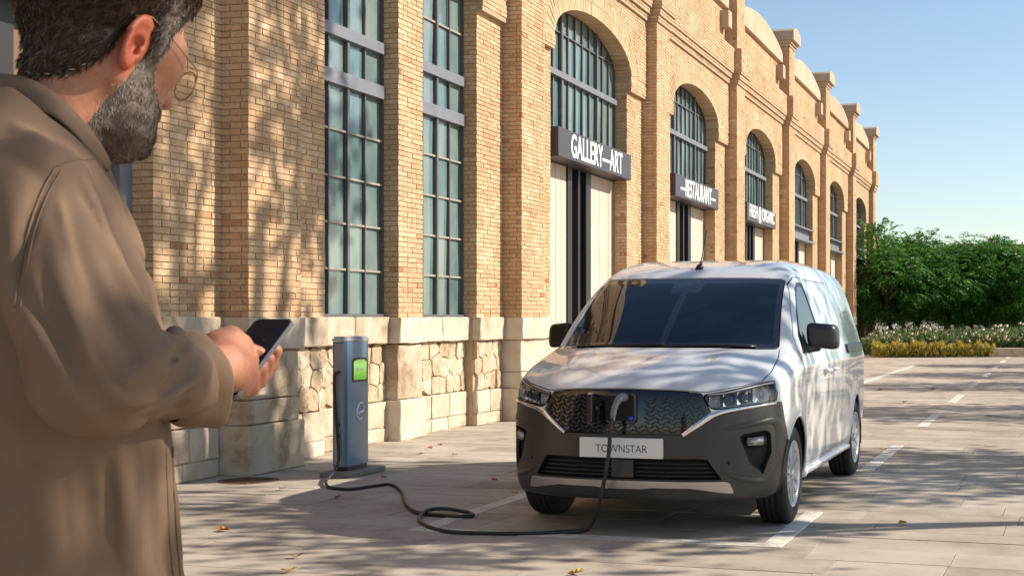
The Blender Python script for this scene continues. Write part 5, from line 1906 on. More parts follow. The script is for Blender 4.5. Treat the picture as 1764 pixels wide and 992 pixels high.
def crease_d(P):
    out = np.zeros(len(P))
    for pp, w, hgt in cr3:
        c = pp.mean(0); R_ = np.linalg.norm(pp - c, axis=1).max() + 3 * w
        m = np.linalg.norm(P - c, axis=1) < R_
        if not m.any(): continue
        Q = P[m]; best = np.full(len(Q), 1e9); tt = np.zeros(len(Q)); n = len(pp) - 1
        for k in range(n):
            e = pp[k + 1] - pp[k]; t = np.clip(((Q - pp[k]) @ e) / (e @ e + 1e-12), 0, 1)
            dd = np.linalg.norm(Q - pp[k] - t[:, None] * e, axis=1)
            b = dd < best; best[b] = dd[b]; tt[b] = (k + t[b]) / n
        out[m] += 2.1 * hgt * np.exp(-(best / (w * 0.62)) ** 1.5) * np.sin(np.pi * np.clip(tt, 0.03, 0.97)) ** 0.7
    return out


def coat_f(P):
    d = coat_base(P)
    near_ = np.abs(d) < 0.06
    if near_.any():
        Q = P[near_]
        al_ = (EL - SH) / np.linalg.norm(EL - SH)
        Qa = Q - 0.72 * (Q @ al_)[:, None] * al_
        dd = d[near_] - crease_d(Q) - 0.0045 * vnoise(Qa, 42, 6) * sstep(-0.08, -0.14, Q[:, 1]) - 0.0035 * vnoise(Q * np.array([1, 1, 0.55]), 24, 1) - 0.0020 * vnoise(Q, 55, 2)
        # long hanging folds round the body below the chest
        a = np.arctan2(Q[:, 1], Q[:, 0] + 0.06)
        dd = dd - 0.006 * np.sin(a * 9 + 2.5 * np.sin(Q[:, 2] * 5)) * sstep(1.25, 0.95, Q[:, 2])
        d[near_] = dd
    d = np.maximum(d, 0.80 - P[:, 2])
    # open cuffs and neck
    d = np.maximum(d, np.where(P[:, 1] > 0.2, W_OUT2[2] - P[:, 2], -1))
    # neck opening: plane tipping forward
    d = np.maximum(d, ((P[:, 2] - 1.612) + (P[:, 0] + 0.10) * 0.80) * 0.75)
    return d


Vq, Fq = surface_nets(coat_f, (-0.40, -0.36, 0.78), (0.24, 0.40, 1.66), 0.0052, newton=2, sparse=2.8)
ct = mesh_np('overshirt', Vq, Fq, M['coat'], man, smooth=True)
# stitched seams: arm-hole, yoke, sleeve
def seam(pts, r=0.0016):
    pp = np.array([march(x, y, coat_f) for x, y in catmull(np.array(pts, float), 6)])
    tube('seam', pp, r, M['coat'], ct, 5)


seam([(96, 288), (70, 335), (48, 400), (34, 470), (24, 530)]); seam([(106, 292), (80, 340), (58, 404), (44, 474), (34, 532)], 0.0010)
seam([(96, 288), (125, 276), (160, 274)], 0.0012)
seam([(297, 770), (300, 850), (305, 930), (311, 990)], 0.0022); seam([(286, 772), (289, 850), (293, 930), (298, 990)], 0.0009)
# sleeve cuff: a turned-back band with a dark inside
ax = AXW
up_ = np.array([0, 0, 1.0]); s1_ = np.cross(ax, up_); s1_ /= np.linalg.norm(s1_); s2_ = np.cross(s1_, ax)


def cuff_rings(c, spec, seg=36, sag=0.0):
    V, F = [], []
    for k, (t, r) in enumerate(spec):
        for j in range(seg):
            a = 2 * math.pi * j / seg
            wob = 1 + 0.05 * math.sin(3 * a + k * 0.15) + 0.03 * math.sin(5 * a + 1)
            lean = -0.018 * math.sin(a) + sag * max(0, -math.sin(a)) * (k / len(spec))
            V.append(c + ax * (t + lean) + (s1_ * math.cos(a) + s2_ * (math.sin(a) * 1.12 - 0.10 * max(0, -math.sin(a)))) * r * wob)
    for k in range(len(spec) - 1):
        for j in range(seg): F.append((k * seg + j, k * seg + (j + 1) % seg, (k + 1) * seg + (j + 1) % seg, (k + 1) * seg + j))
    return np.array(V), F


V, F = cuff_rings(W_OUT, [(-0.046, 0.046), (-0.036, 0.0515), (-0.015, 0.0525), (0.006, 0.0535), (0.018, 0.0545), (0.0205, 0.0535), (0.0185, 0.0518), (0.0, 0.048), (-0.03, 0.040)])
mesh_np('cuff', V, F, M['coat'], ct, smooth=True)
# collar: a folded band; its visible edge is drawn in the photograph, the far half mirrors it
topl = [man_px(x, y, d) for x, y, d in ((184, 270, -0.066), (166, 238, -0.080), (134, 198, -0.086), (90, 156, -0.080), (45, 133, -0.060), (5, 127, -0.030))]
low_ = [man_px(x, y, d) for x, y, d in ((186, 296, -0.080), (160, 270, -0.096), (128, 232, -0.104), (90, 200, -0.097), (45, 182, -0.074), (2, 178, -0.038))]
cc = np.array([-0.085, 0.0, 0])


def mirror_c(p):       # reflect in the body's mid plane
    q = p - cc; f_ = q[0] * BF[0] + q[1] * BF[1]; l_ = q[0] * BL[0] + q[1] * BL[1]
    return np.array([cc[0] + f_ * BF[0] - l_ * BL[0], cc[1] + f_ * BF[1] - l_ * BL[1], p[2]])


bk_t = man_px(-22, 127, 0.0); bk_l = man_px(-30, 178, 0.0)
topr = catmull(np.array(topl + [bk_t] + [mirror_c(p) for p in topl[::-1]]), 5); lowr = catmull(np.array(low_ + [bk_l] + [mirror_c(p) for p in low_[::-1]]), 5)
rows = []
for k in range(len(topr)):
    t_, l_ = topr[k], lowr[k]
    o_ = np.array([l_[0] + 0.085, l_[1], 0]); o_ /= np.linalg.norm(o_) + 1e-9
    rows.append([t_ - o_ * 0.004 + np.array([0, 0, -0.045]), t_ - o_ * 0.003 + np.array([0, 0, -0.010]), t_ - o_ * 0.001 + np.array([0, 0, 0.0]), t_ + o_ * 0.003 + np.array([0, 0, -0.001]),
                 t_ * 0.55 + l_ * 0.45 + o_ * 0.006, t_ * 0.15 + l_ * 0.85 + o_ * 0.003, l_ + o_ * 0.002, l_ - o_ * 0.001, t_ * 0.2 + l_ * 0.8 - o_ * 0.004])
Vc_ = np.array(rows).reshape(-1, 3); m_ = 9; Fc_ = []
for j in range(len(topr) - 1):
    for k in range(m_ - 1): Fc_.append((j * m_ + k, (j + 1) * m_ + k, (j + 1) * m_ + k + 1, j * m_ + k + 1))
mesh_np('collar', Vc_, Fc_, M['coat'], ct, smooth=True)


# ---- trousers and shoes
def trou_f(P):
    d = 1e3 * np.ones(len(P))
    d = ell(P, HIP + np.array([0, 0, 0.02]), (0.145, 0.18, 0.14))
    for k, sg in ((0, -1), (1, 1)):
        d = smin(d, smin(cap(P, HIP + hipo * sg, KNE[k], 0.098, 0.072), cap(P, KNE[k], ANK[k] + np.array([0, 0, -0.02]), 0.072, 0.058), 0.03), 0.04)
    d = d - 0.003 * vnoise(P * np.array([1, 1, 0.6]), 30, 3)
    return np.maximum(np.maximum(d, 0.055 - P[:, 2]), P[:, 2] - 1.0)


V, F = surface_nets(trou_f, (-0.30, -0.30, 0.02), (0.22, 0.32, 1.06), 0.011, newton=1)
mesh_np('trousers', V, F, M['trouser'], man, smooth=True)
for k in (0, 1):
    A = ANK[k]

    def shoe_f(P, A=A):
        d = smin(ell(P, (A[0] + 0.02, A[1], 0.055), (0.085, 0.043, 0.06)), ell(P, (A[0] + 0.12, A[1] + 0.02, 0.04), (0.095, 0.046, 0.045)), 0.04)
        return np.maximum(d, 0.004 - P[:, 2])
    V, F = surface_nets(shoe_f, (A[0] - 0.1, A[1] - 0.08, -0.01), (A[0] + 0.25, A[1] + 0.11, 0.15), 0.009, newton=1)
    mesh_np('shoe', V, F, M['shoe'], man, smooth=True)


# ---- hair and beard: a thin mass on the skull plus single strands
def hairline(q):
    x, s, z = q[:, 0], np.abs(q[:, 1]), q[:, 2]
    ln = np.interp(x, [-0.12, -0.075, -0.045, -0.028, -0.010, 0.014, 0.020, 0.034, 0.040, 0.060, 0.075, 0.10], [-0.082, -0.084, -0.066, -0.040, 0.026, 0.034, -0.010, -0.010, 0.020, 0.055, 0.085, 0.10])
    return z - ln


def beardness(q):
    x, s, z = q[:, 0], np.abs(q[:, 1]), q[:, 2]
    top = np.interp(x, [0.0, 0.018, 0.036, 0.050, 0.075, 0.095, 0.12], [-0.055, 0.000, 0.000, -0.028, -0.045, -0.036, -0.036])
    b = np.minimum(top - z, x + 0.004 + np.maximum(0, -z - 0.05) * 0.15)
    b = np.minimum(b, z + 0.150)
    # bare lips
    lip = ell(q, (0.102, 0, -0.062), (0.02, 0.024, 0.010))
    return np.minimum(b, lip)


def hair_f(P):
    q = to_head(P)
    hl_ = hairline(q)
    th = 0.0045 + 0.006 * sstep(0.0, 0.03, hl_) + 0.007 * sstep(0.03, 0.09, hl_) + 0.016 * np.exp(-(((q[:, 0] - 0.072) / 0.04) ** 2 + ((q[:, 2] - 0.105) / 0.035) ** 2)) - 0.002
    dh = smin(head_core(q) * HS, cap(P, from_head((-0.014, 0, -0.03)), NB, 0.0555, 0.060), 0.03)
    d = dh - th - 0.0025 * vnoise(P, 150, 4) * sstep(0.01, 0.04, hl_)
    return np.maximum(d, -hl_ * 0.9)


def beard_f(P):
    q = to_head(P)
    b = beardness(q)
    th = (0.0045 * sstep(0.0, 0.02, b) + 0.008 * sstep(0.03, 0.075, b)) * (1 - 0.55 * sstep(0.07, 0.10, q[:, 0])) - 0.0015
    dh = smin(head_core(q) * HS, cap(P, from_head((-0.014, 0, -0.03)), NB, 0.0555, 0.060), 0.03)
    d = dh - th - 0.0022 * vnoise(P, 170, 5) * sstep(0.012, 0.04, b)
    return np.maximum(d, -b * 0.9)


def strands(name, Vs, Fs, n, ln, dirf, greyf, parent, wid=0.00042):
    A, B, C_ = Vs[Fs[:, 0]], Vs[Fs[:, 1]], Vs[Fs[:, 2]]
    nr = np.cross(B - A, C_ - A); ar = np.linalg.norm(nr, axis=1) + 1e-12; nr = nr / ar[:, None]
    pick_ = rng.choice(len(Fs), n, p=ar / ar.sum())
    w = rng.dirichlet((1, 1, 1), n)
    p = w[:, :1] * A[pick_] + w[:, 1:2] * B[pick_] + w[:, 2:] * C_[pick_]
    nn = nr[pick_]
    dv = dirf(p) + rng.normal(0, 0.28, (n, 3))
    dv = dv - nn * np.sum(dv * nn, 1)[:, None]; dv /= np.linalg.norm(dv, axis=1)[:, None] + 1e-9
    L = ln * rng.uniform(0.6, 1.3, n)[:, None]
    side_ = np.cross(dv, nn) * wid
    p0 = p - nn * 0.001
    V = np.stack([p0 - side_, p0 + side_, p0 + dv * L * 0.55 + nn * L * 0.22 + side_ * 0.7, p0 + dv * L + nn * L * 0.25], 1).reshape(-1, 3)
    i = np.arange(n) * 4
    F = np.concatenate([np.stack([i, i + 1, i + 2], 1), np.stack([i, i + 2, i + 3], 1)])
    g = np.repeat(np.clip(greyf(p) + rng.normal(0, 0.16, n), 0, 1), 4)
    o = mesh_np(name, V, F, M['hair'], parent, attrs={'grey': ('POINT', g)})
    return tag(o, kind='stuff')


hx = np.array([-0.2, -0.25, 1.5]); 
Vh, Fh = surface_nets(hair_f, (-0.20, -0.16, 1.56), (0.20, 0.18, 1.90), 0.0042, newton=2, sparse=1.8)


def grey_hair(P):
    q = to_head(P)
    return np.clip(0.62 * sstep(0.012, 0.035, q[:, 0]) * sstep(0.09, 0.045, q[:, 2]) + 0.10 * sstep(0.02, -0.03, q[:, 2]), 0, 1)


def grey_beard(P):
    q = to_head(P)
    return np.clip(0.85 - 0.45 * sstep(0.065, 0.09, q[:, 0]) - 0.55 * sstep(-0.085, -0.12, q[:, 2]) * sstep(0.10, 0.03, q[:, 0]), 0.05, 1)


ho = mesh_np('hair', Vh, Fh, M['hair'], man, smooth=True, attrs={'grey': ('POINT', grey_hair(Vh) * 0.8)})
strands('hair_strands', Vh, tri(Fh), 26000, 0.014, lambda p: np.tile(-HF * 0.5 - HU * 0.75, (len(p), 1)), grey_hair, ho)
Vbd, Fbd = surface_nets(beard_f, (-0.10, -0.12, 1.48), (0.20, 0.18, 1.74), 0.0042, newton=2, sparse=1.8)
bo_ = mesh_np('beard', Vbd, Fbd, M['hair'], man, smooth=True, attrs={'grey': ('POINT', grey_beard(Vbd) * 0.5)})
strands('beard_strands', Vbd, tri(Fbd), 17000, 0.0075, lambda p: np.tile(HF * 0.25 - HU, (len(p), 1)), grey_beard, bo_)

# ---- glasses
gl = empty('glasses'); gl.location = man.location; gl.rotation_euler = man.rotation_euler
tag(gl, 'thin gold wire glasses worn low on the nose', 'glasses')
for sg in (-1, 1):
    c = np.array([0.112, 0.033 * sg, -0.002])
    t_ = np.linspace(0, 2 * math.pi, 33)
    nrm = np.array([1, 0.12 * sg, 0.15])
    ring_ = np.array([from_head(c + np.array([-0.12 * sg * 0.023 * math.cos(a) * 1.0 - 0.10 * 0.019 * math.sin(a), 0.023 * math.cos(a), 0.0195 * math.sin(a)])) for a in t_])
    r_ = tube('rim', ring_, 0.0013, M['gold'], gl, 6)
    Vl = np.concatenate([ring_[:-1], [ring_[:-1].mean(0)]]); n = len(Vl) - 1
    mesh_np('lens', Vl, [(k, (k + 1) % n, n) for k in range(n)], M['spectacle'], gl)
    tube('temple', [from_head(p) for p in ((0.109, 0.056 * sg, 0.006), (0.096, 0.069 * sg, 0.010), (0.05, 0.079 * sg, 0.021), (0.004, 0.083 * sg, 0.033), (-0.018, 0.084 * sg, 0.022))], 0.0011, M['gold'], gl, 6)
tube('bridge', [from_head(p) for p in ((0.112, -0.011, 0.004), (0.119, 0, 0.008), (0.112, 0.011, 0.004))], 0.0012, M['gold'], gl, 6)
# ---- phone
phn = empty('phone'); phn.location = man.location; phn.rotation_euler = man.rotation_euler
tag(phn, 'dark smartphone with a pale metal edge held in the hand', 'phone')
Rm = np.stack([PA, PB, PN], 1)


def rounded(w, l, r, n=5):
    out = []
    for cx, cy, a0 in ((w - r, l - r, 0), (r, l - r, 90), (r, r, 180), (w - r, r, 270)):
        for k in range(n + 1):
            a = math.radians(a0 + 90 * k / n); out.append((cx + r * math.cos(a), cy + r * math.sin(a)))
    return out


prism('phone_case', rounded(PWID, PLEN, 0.010), -0.0065, 0.0, lambda a, b_, t: tuple(ph(a, b_, t)), M['phone_edge'], phn)
prism('screen', [(x * 0.955 + PWID * 0.0225, y * 0.975 + PLEN * 0.0125) for x, y in rounded(PWID, PLEN, 0.010)], 0.0, 0.0008, lambda a, b_, t: tuple(ph(a, b_, t)), M['phone'], phn)
# ================================================================== CHARGING POST, CABLE, LEAVES
def charger_mat():
    m = simple('blue_grey_metal', (0.115, 0.205, 0.31), 0.30, metal=0.2, coat=0.35, noise=0.08, nscale=3)
    return m


M['post'] = charger_mat()
M['post_side'] = simple('grey_anodised', (0.33, 0.345, 0.36), 0.4, metal=0.4)
M['post_cap'] = simple('light_grey_cap', (0.38, 0.39, 0.39), 0.45)
M['conc'] = simple('grey_concrete', (0.22, 0.205, 0.18), 0.9, noise=0.2, nscale=12, bump=0.4)
mscr, nt, b = mat_new('green_display')
b.inputs['Base Color'].default_value = (0.02, 0.05, 0.01, 1)
tc = N_(nt, 'ShaderNodeTexCoord')
rp = ramp(nt, [(0.0, (0.10, 0.30, 0.02)), (0.35, (0.20, 0.50, 0.04)), (0.75, (0.38, 0.66, 0.16)), (1.0, (0.22, 0.42, 0.08))])
sx = N_(nt, 'ShaderNodeSeparateXYZ'); nt.links.new(tc.outputs['Generated'], sx.inputs[0]); nt.links.new(sx.outputs['Z'], rp.inputs[0])
nt.links.new(rp.outputs[0], b.inputs['Emission Color']); b.inputs['Emission Strength'].default_value = 0.75
b.inputs['Roughness'].default_value = 0.15
M['screen'] = mscr
mw = simple('white_print', (0.85, 0.88, 0.88), 0.4); M['print'] = mw

post = empty('charging_post', (-5.985, 9.86, 0), FAC_A)
tag(post, 'slim blue grey charging post with a green display in front of the brick hall', 'charging post')
# local: x away from the wall, y along the wall
prism('base', [(-0.05, -0.13), (0.22, -0.10), (0.24, 0.48), (-0.03, 0.50)], 0.0, 0.045, lambda a, b_, t: (a, b_, t), M['conc'], post, bev=0.008)
plan = [(0.0, 0.0), (0.105, 0.0), (0.118, 0.012)]
for k in range(9):
    t = k / 8
    plan.append((0.125 + 0.012 * math.sin(math.pi * t) ** 0.8, 0.02 + 0.36 * t))
plan += [(0.118, 0.388), (0.105, 0.40), (0.0, 0.40)]


def scale_plan(s, o=0.0):
    c = np.array([0.07, 0.20]); return [tuple(c + (np.array(p) - c) * s) for p in plan]


prism('foot', scale_plan(0.93), 0.045, 0.08, lambda a, b_, t: (a, b_, t), M['black'], post)
prism('shell', plan, 0.08, 1.125, lambda a, b_, t: (a, b_, t), M['post'], post, bev=0.003)
prism('side_panel', [(0.018, 0.10), (0.100, 0.10), (0.100, 1.11), (0.018, 1.11)], -0.004, 0.001, lambda a, b_, t: (a, t, b_), M['post_side'], post)
prism('cap', scale_plan(1.04), 1.128, 1.15, lambda a, b_, t: (a, b_, t), M['post_cap'], post, bev=0.004)
prism('cap_top', scale_plan(0.96), 1.15, 1.168, lambda a, b_, t: (a, b_, t), M['post_cap'], post, bev=0.008)
for r in range(5):
    box('vent_slot', (0.045, -0.0075, 0.24 + r * 0.045), (0.053, -0.003, 0.262 + r * 0.045), M['black'], post)
    if r % 2 == 0: box('vent_slot', (0.062, -0.0075, 0.24 + r * 0.045), (0.070, -0.003, 0.262 + r * 0.045), M['black'], post)


def front_x(y): return 0.125 + 0.012 * math.sin(math.pi * min(max((y - 0.02) / 0.36, 0), 1)) ** 0.8


def on_front(name, y0, y1, z0, z1, off, mat, parent, n=10, cr=0.0):
    V, F = [], []
    ys = np.linspace(y0, y1, n)
    for y in ys:
        e = 0.018 * (abs(2 * (y - y0) / (y1 - y0) - 1)) ** 3 if cr else 0
        for z in (z0, z1 - e): V.append((front_x(y) + off, y, z))
    for y in ys:
        e = 0.018 * (abs(2 * (y - y0) / (y1 - y0) - 1)) ** 3 if cr else 0
        for z in (z0, z1 - e): V.append((front_x(y) - 0.01, y, z))
    m2 = 2 * n
    for k in range(n - 1):
        a = 2 * k
        F += [(a, a + 2, a + 3, a + 1), (a + 1, a + 3, m2 + a + 3, m2 + a + 1), (a, m2 + a, m2 + a + 2, a + 2)]
    F += [(0, 1, m2 + 1, m2), (m2 - 2, 2 * m2 - 2, 2 * m2 - 1, m2 - 1)]
    return mesh_np(name, V, F, mat, parent)


fr_ = on_front('display_frame', 0.085, 0.345, 0.785, 0.990, 0.004, M['black'], post, cr=1)
sc_ = on_front('display', 0.105, 0.325, 0.800, 0.972, 0.0065, M['screen'], fr_, cr=1)
on_front('icon', 0.150, 0.170, 0.868, 0.905, 0.0085, M['print'], fr_, 3); on_front('icon', 0.205, 0.255, 0.880, 0.896, 0.0085, M['print'], fr_, 4)
# the round e mark
t_ = np.radians(np.linspace(0, 305, 30))
pts = [(front_x(0.215 + 0.05 * math.cos(a)) + 0.001, 0.215 + 0.058 * math.cos(a) + 0.012 * math.sin(a), 0.535 + 0.070 * math.sin(a)) for a in t_]
pts = [(front_x(0.180) + 0.001, 0.175, 0.515), (front_x(0.22) + 0.001, 0.225, 0.527)] + [(p[0], p[1], p[2]) for p in pts]
tube('e_mark', pts, 0.0095, M['print'], post, 6)
p0 = np.array([0.06, -0.012, 0.865])
hose = catmull(np.array([(0.066, 0.0, 0.872), (0.062, -0.02, 0.870), (0.040, -0.035, 0.845), (0.036, -0.035, 0.70), (0.052, -0.030, 0.45), (0.075, -0.035, 0.22), (0.085, -0.06, 0.12), (0.11, -0.17, 0.062)]), 8)
hw_ = [tuple(post.matrix_world @ Vector(p)) for p in hose] if False else []
ca, sa = math.cos(FAC_A), math.sin(FAC_A)
hose_w = [np.array([-5.985 + p[0] * ca - p[1] * sa, 9.86 + p[0] * sa + p[1] * ca, p[2]]) for p in hose]
cpix = [(561, 831), (566, 838), (600, 842), (640, 837), (672, 834), (692, 846), (699, 866), (716, 881), (750, 886), (790, 889), (814, 887), (806, 882), (770, 881), (738, 883), (722, 892), (735, 905), (775, 915), (850, 918), (920, 918), (965, 916)]
gpts = [ground_at(x, y, 0.014) for x, y in cpix]
gpts[0][2] = 0.03
for k in (12, 13): gpts[k][2] = 0.034
gp_ = catmull(np.array(gpts), 8)


def vanw(u, v, z):
    c, s = math.cos(VAN_YAW), math.sin(VAN_YAW)
    return np.array([VAN_X + c * u - s * v, VAN_Y + s * u + c * v, z])


drop = catmull(np.array([gpts[-1], vanw(-0.27, 0.10, 0.02), vanw(-0.20, 0.02, 0.07), vanw(-0.125, -0.06, 0.20), vanw(-0.075, -0.10, 0.36), vanw(-0.042, -0.115, 0.52), vanw(-0.028, -0.125, 0.66), vanw(-0.018, -0.115, 0.735)]), 8)
path = np.concatenate([np.array(hose_w), gp_, drop[1:]])
keep_ = np.r_[True, np.linalg.norm(np.diff(path, axis=0), axis=1) > 1e-4]
cab = tube('charging_cable', path[keep_], 0.0125, M['cable'], None, 10)
tag(cab, 'black charging cable looping over the paving from post to van', 'cable')
# plug: curved grip with a collar
plug = empty('charging_plug', (VAN_X, VAN_Y, 0), VAN_YAW)
tag(plug, 'grey curved charging plug pushed into the port in the van grille', 'plug')
tube('grip', catmull(np.array([(-0.018, -0.112, 0.725), (-0.012, -0.118, 0.765), (0.0, -0.118, 0.805), (0.014, -0.095, 0.838), (0.022, -0.05, 0.848), (0.022, -0.022, 0.848)]), 5), [0.016] * 3 + [0.019] * 10 + [0.023] * 8 + [0.027] * 5, M['grey_plastic'], plug, 12)
tube('collar', [(0.022, -0.032, 0.848), (0.022, -0.017, 0.848)], 0.032, M['vblack'], plug, 16)
tube('strain_relief', [(-0.020, -0.113, 0.69), (-0.018, -0.112, 0.73)], [0.0145, 0.0175], M['vblack'], plug, 10)

# fallen leaves
lcol = {'orange': (0.45, 0.15, 0.035), 'brown': (0.20, 0.085, 0.04), 'yellow': (0.52, 0.36, 0.06), 'russet': (0.32, 0.11, 0.05)}
for k, c in lcol.items(): M['leaf_' + k] = simple('fallen_leaf_' + k, c, 0.7, noise=0.3, nscale=40)
spots = [(384, 914, 'orange', .10), (511, 960, 'russet', .085), (498, 985, 'yellow', .10), (994, 988, 'yellow', .10), (1555, 902, 'yellow', .08), (487, 843, 'brown', .07), (582, 857, 'russet', .07),
         (783, 784, 'brown', .07), (757, 767, 'russet', .08), (740, 772, 'russet', .08), (851, 827, 'orange', .07), (887, 850, 'orange', .06), (725, 782, 'brown', .06), (661, 823, 'russet', .07), (1516, 672, 'brown', .14), (1607, 671, 'brown', .12), (1559, 693, 'brown', .10)]
ltext = ['curled orange fallen leaf on sunlit paving by the overshirt hem', 'russet fallen leaf lying next to the flat yellow one', 'flat yellow fallen leaf lying next to the russet one', 'yellow fallen leaf on paving in front of the bay line under the number plate', 'small yellow fallen leaf on the dappled paving outside the broken bay line',
         'dark brown fallen leaf between drain cover and charging post', 'two tone russet fallen leaf in front of the charging cable', 'brown fallen leaf on sunlit paving between post and van', 'russet fallen leaf lying against the plinth beneath the pier', 'russet fallen leaf under the pier a hand further from the plinth', 'orange fallen leaf in the shade beside the van wheel arch', 'small orange fallen leaf at the wall side bay line',
         'small brown fallen leaf on sunlit paving beneath the tall window', 'russet fallen leaf touching the base of the charging post', 'brown fallen leaf on the far shaded paving near the unbroken bay line', 'brown fallen leaf on the far shaded paving between the two bay lines', 'brown fallen leaf on the far sunlit cross line of the bays']
for i, (x, y, c, sz) in enumerate(spots):
    p = ground_at(x, y, 0.004)
    bm = bmesh.new()
    n = 11
    a0 = rng.random() * 6
    cen = bm.verts.new((0, 0, 0.006))
    rim = []
    for k in range(n * 2):
        a = 2 * math.pi * k / (n * 2)
        lob = (0.62 + 0.38 * abs(math.cos(2.5 * a))) * (1.0 if k % 2 == 0 else 0.80)
        r = sz / 2 * lob * rng.uniform(0.9, 1.1)
        curl = 0.16 * sz * (math.sin(a + a0) ** 2) + 0.1 * sz * rng.random() + 0.004
        rim.append(bm.verts.new((r * math.cos(a), r * math.sin(a) * 0.8, curl)))
    for k in range(n * 2): bm.faces.new((cen, rim[k], rim[(k + 1) % (n * 2)]))
    st = [bm.verts.new((-sz * 0.45, 0.002, 0.006)), bm.verts.new((-sz * 0.75, 0.006, 0.004)), bm.verts.new((-sz * 0.75, -0.001, 0.004)), bm.verts.new((-sz * 0.45, -0.002, 0.006))]
    bm.faces.new(st)
    o = bm_obj('fallen_leaf', bm, M['leaf_' + c])
    o.location = p; o.rotation_euler = (rng.normal(0, 0.1), rng.normal(0, 0.1), rng.random() * 6.28)
    tag(o, ltext[i], 'leaf', 'fallen leaves on the paving')
# cast cover set in the paving by the pilaster
M['iron'] = simple('rusty_cast_iron', (0.13, 0.075, 0.05), 0.7, noise=0.4, nscale=18, bump=0.6, bscale=60)
mh = empty('drain_cover', tuple(ground_at(428, 828, 0.0)))
tag(mh, 'round rusty iron drain cover set in the paving beside the stone pilaster', 'drain cover')
V, F = lathe([(0.0, 0.003), (0.21, 0.003), (0.214, 0.001), (0.218, 0.005), (0.24, 0.005), (0.243, -0.004)], 40)
o = mesh_np('lid', V, F, M['iron'], mh); o.rotation_euler = (0, -math.pi / 2, 0)
for k in range(-4, 5):
    w = math.sqrt(max(0.0, 0.19 ** 2 - (k * 0.04) ** 2))
    box('rib', (-w, k * 0.04 - 0.008, 0.002), (w, k * 0.04 + 0.008, 0.008), M['iron'], mh)

# ================================================================== TREES AND PLANTING
def leaf_mat(name, c0, c1, c2, trans=0.35):
    m, nt, b = mat_new(name)
    g = N_(nt, 'ShaderNodeNewGeometry')
    rp = ramp(nt, [(0.0, c0), (0.5, c1), (1.0, c2)])
    nt.links.new(g.outputs['Random Per Island'], rp.inputs[0])
    nt.links.new(rp.outputs[0], b.inputs['Base Color'])
    b.inputs['Roughness'].default_value = 0.5
    b.inputs['Specular IOR Level'].default_value = 0.35
    tl = N_(nt, 'ShaderNodeBsdfTranslucent')
    hs = N_(nt, 'ShaderNodeHueSaturation'); hs.inputs['Value'].default_value = 1.5; hs.inputs['Hue'].default_value = 0.48
    nt.links.new(rp.outputs[0], hs.inputs['Color']); nt.links.new(hs.outputs[0], tl.inputs[0])
    mx = N_(nt, 'ShaderNodeMixShader'); mx.inputs[0].default_value = trans
    out = nt.nodes['Material Output']
    nt.links.new(b.outputs[0], mx.inputs[1]); nt.links.new(tl.outputs[0], mx.inputs[2]); nt.links.new(mx.outputs[0], out.inputs['Surface'])
    return m


M['leafA'] = leaf_mat('tree_leaf', (0.016, 0.075, 0.012), (0.040, 0.150, 0.022), (0.095, 0.25, 0.04), 0.45)
M['leafB'] = leaf_mat('plane_leaf', (0.03, 0.06, 0.012), (0.055, 0.105, 0.02), (0.10, 0.15, 0.03))
M['leafC'] = leaf_mat('shrub_leaf', (0.045, 0.10, 0.03), (0.11, 0.18, 0.06), (0.20, 0.26, 0.11))
M['leafY'] = leaf_mat('yellow_grass', (0.17, 0.19, 0.02), (0.34, 0.30, 0.05), (0.45, 0.34, 0.07))
M['bark'] = simple('bark', (0.085, 0.06, 0.042), 0.9, noise=0.4, nscale=10, bump=0.8, bscale=25)
M['petal'] = simple('petal', (0.46, 0.34, 0.22), 0.7)
M['petalw'] = simple('white_petal', (0.58, 0.54, 0.42), 0.7)


def leaves(C, D, L, W, droop=0.0):
    """diamond leaves: centre C, direction D, length L, width W"""
    n = len(C)
    D = D / (np.linalg.norm(D, axis=1)[:, None] + 1e-9)
    up = rng.normal(0, 1, (n, 3)) + np.array([0, 0, 1.2])
    S = np.cross(D, up); S /= np.linalg.norm(S, axis=1)[:, None] + 1e-9
    a = C - D * (L / 2)[:, None]; b_ = C + D * (L / 2)[:, None]; b_[:, 2] -= droop * L
    V = np.stack([a, C + S * (W / 2)[:, None], b_, C - S * (W / 2)[:, None]], 1).reshape(-1, 3)
    F = (np.arange(n * 4).reshape(n, 4))
    return V, F


def pinnate(C, D, L, n_pair=6):
    """a feathered leaf: pairs of leaflets along a drooping stalk"""
    out_c, out_d, out_l = [], [], []
    n = len(C)
    D = D / (np.linalg.norm(D, axis=1)[:, None] + 1e-9)
    S = np.cross(D, np.array([0, 0, 1.0]) + rng.normal(0, 0.3, (n, 3))); S /= np.linalg.norm(S, axis=1)[:, None] + 1e-9
    for k in range(n_pair):
        t = (k + 0.7) / n_pair
        base = C + D * (L * t)[:, None]; base[:, 2] -= L * 0.45 * t * t
        for sg in (-1, 1):
            d = S * sg + D * 0.5; d[:, 2] -= 0.25
            ll = L * 0.34 * (1 - 0.45 * abs(2 * t - 1))
            out_c.append(base + d * (ll / 2)[:, None]); out_d.append(d); out_l.append(ll)
    c = np.concatenate(out_c); d = np.concatenate(out_d); l = np.concatenate(out_l)
    return leaves(c, d, l, l * 0.42, 0.1)


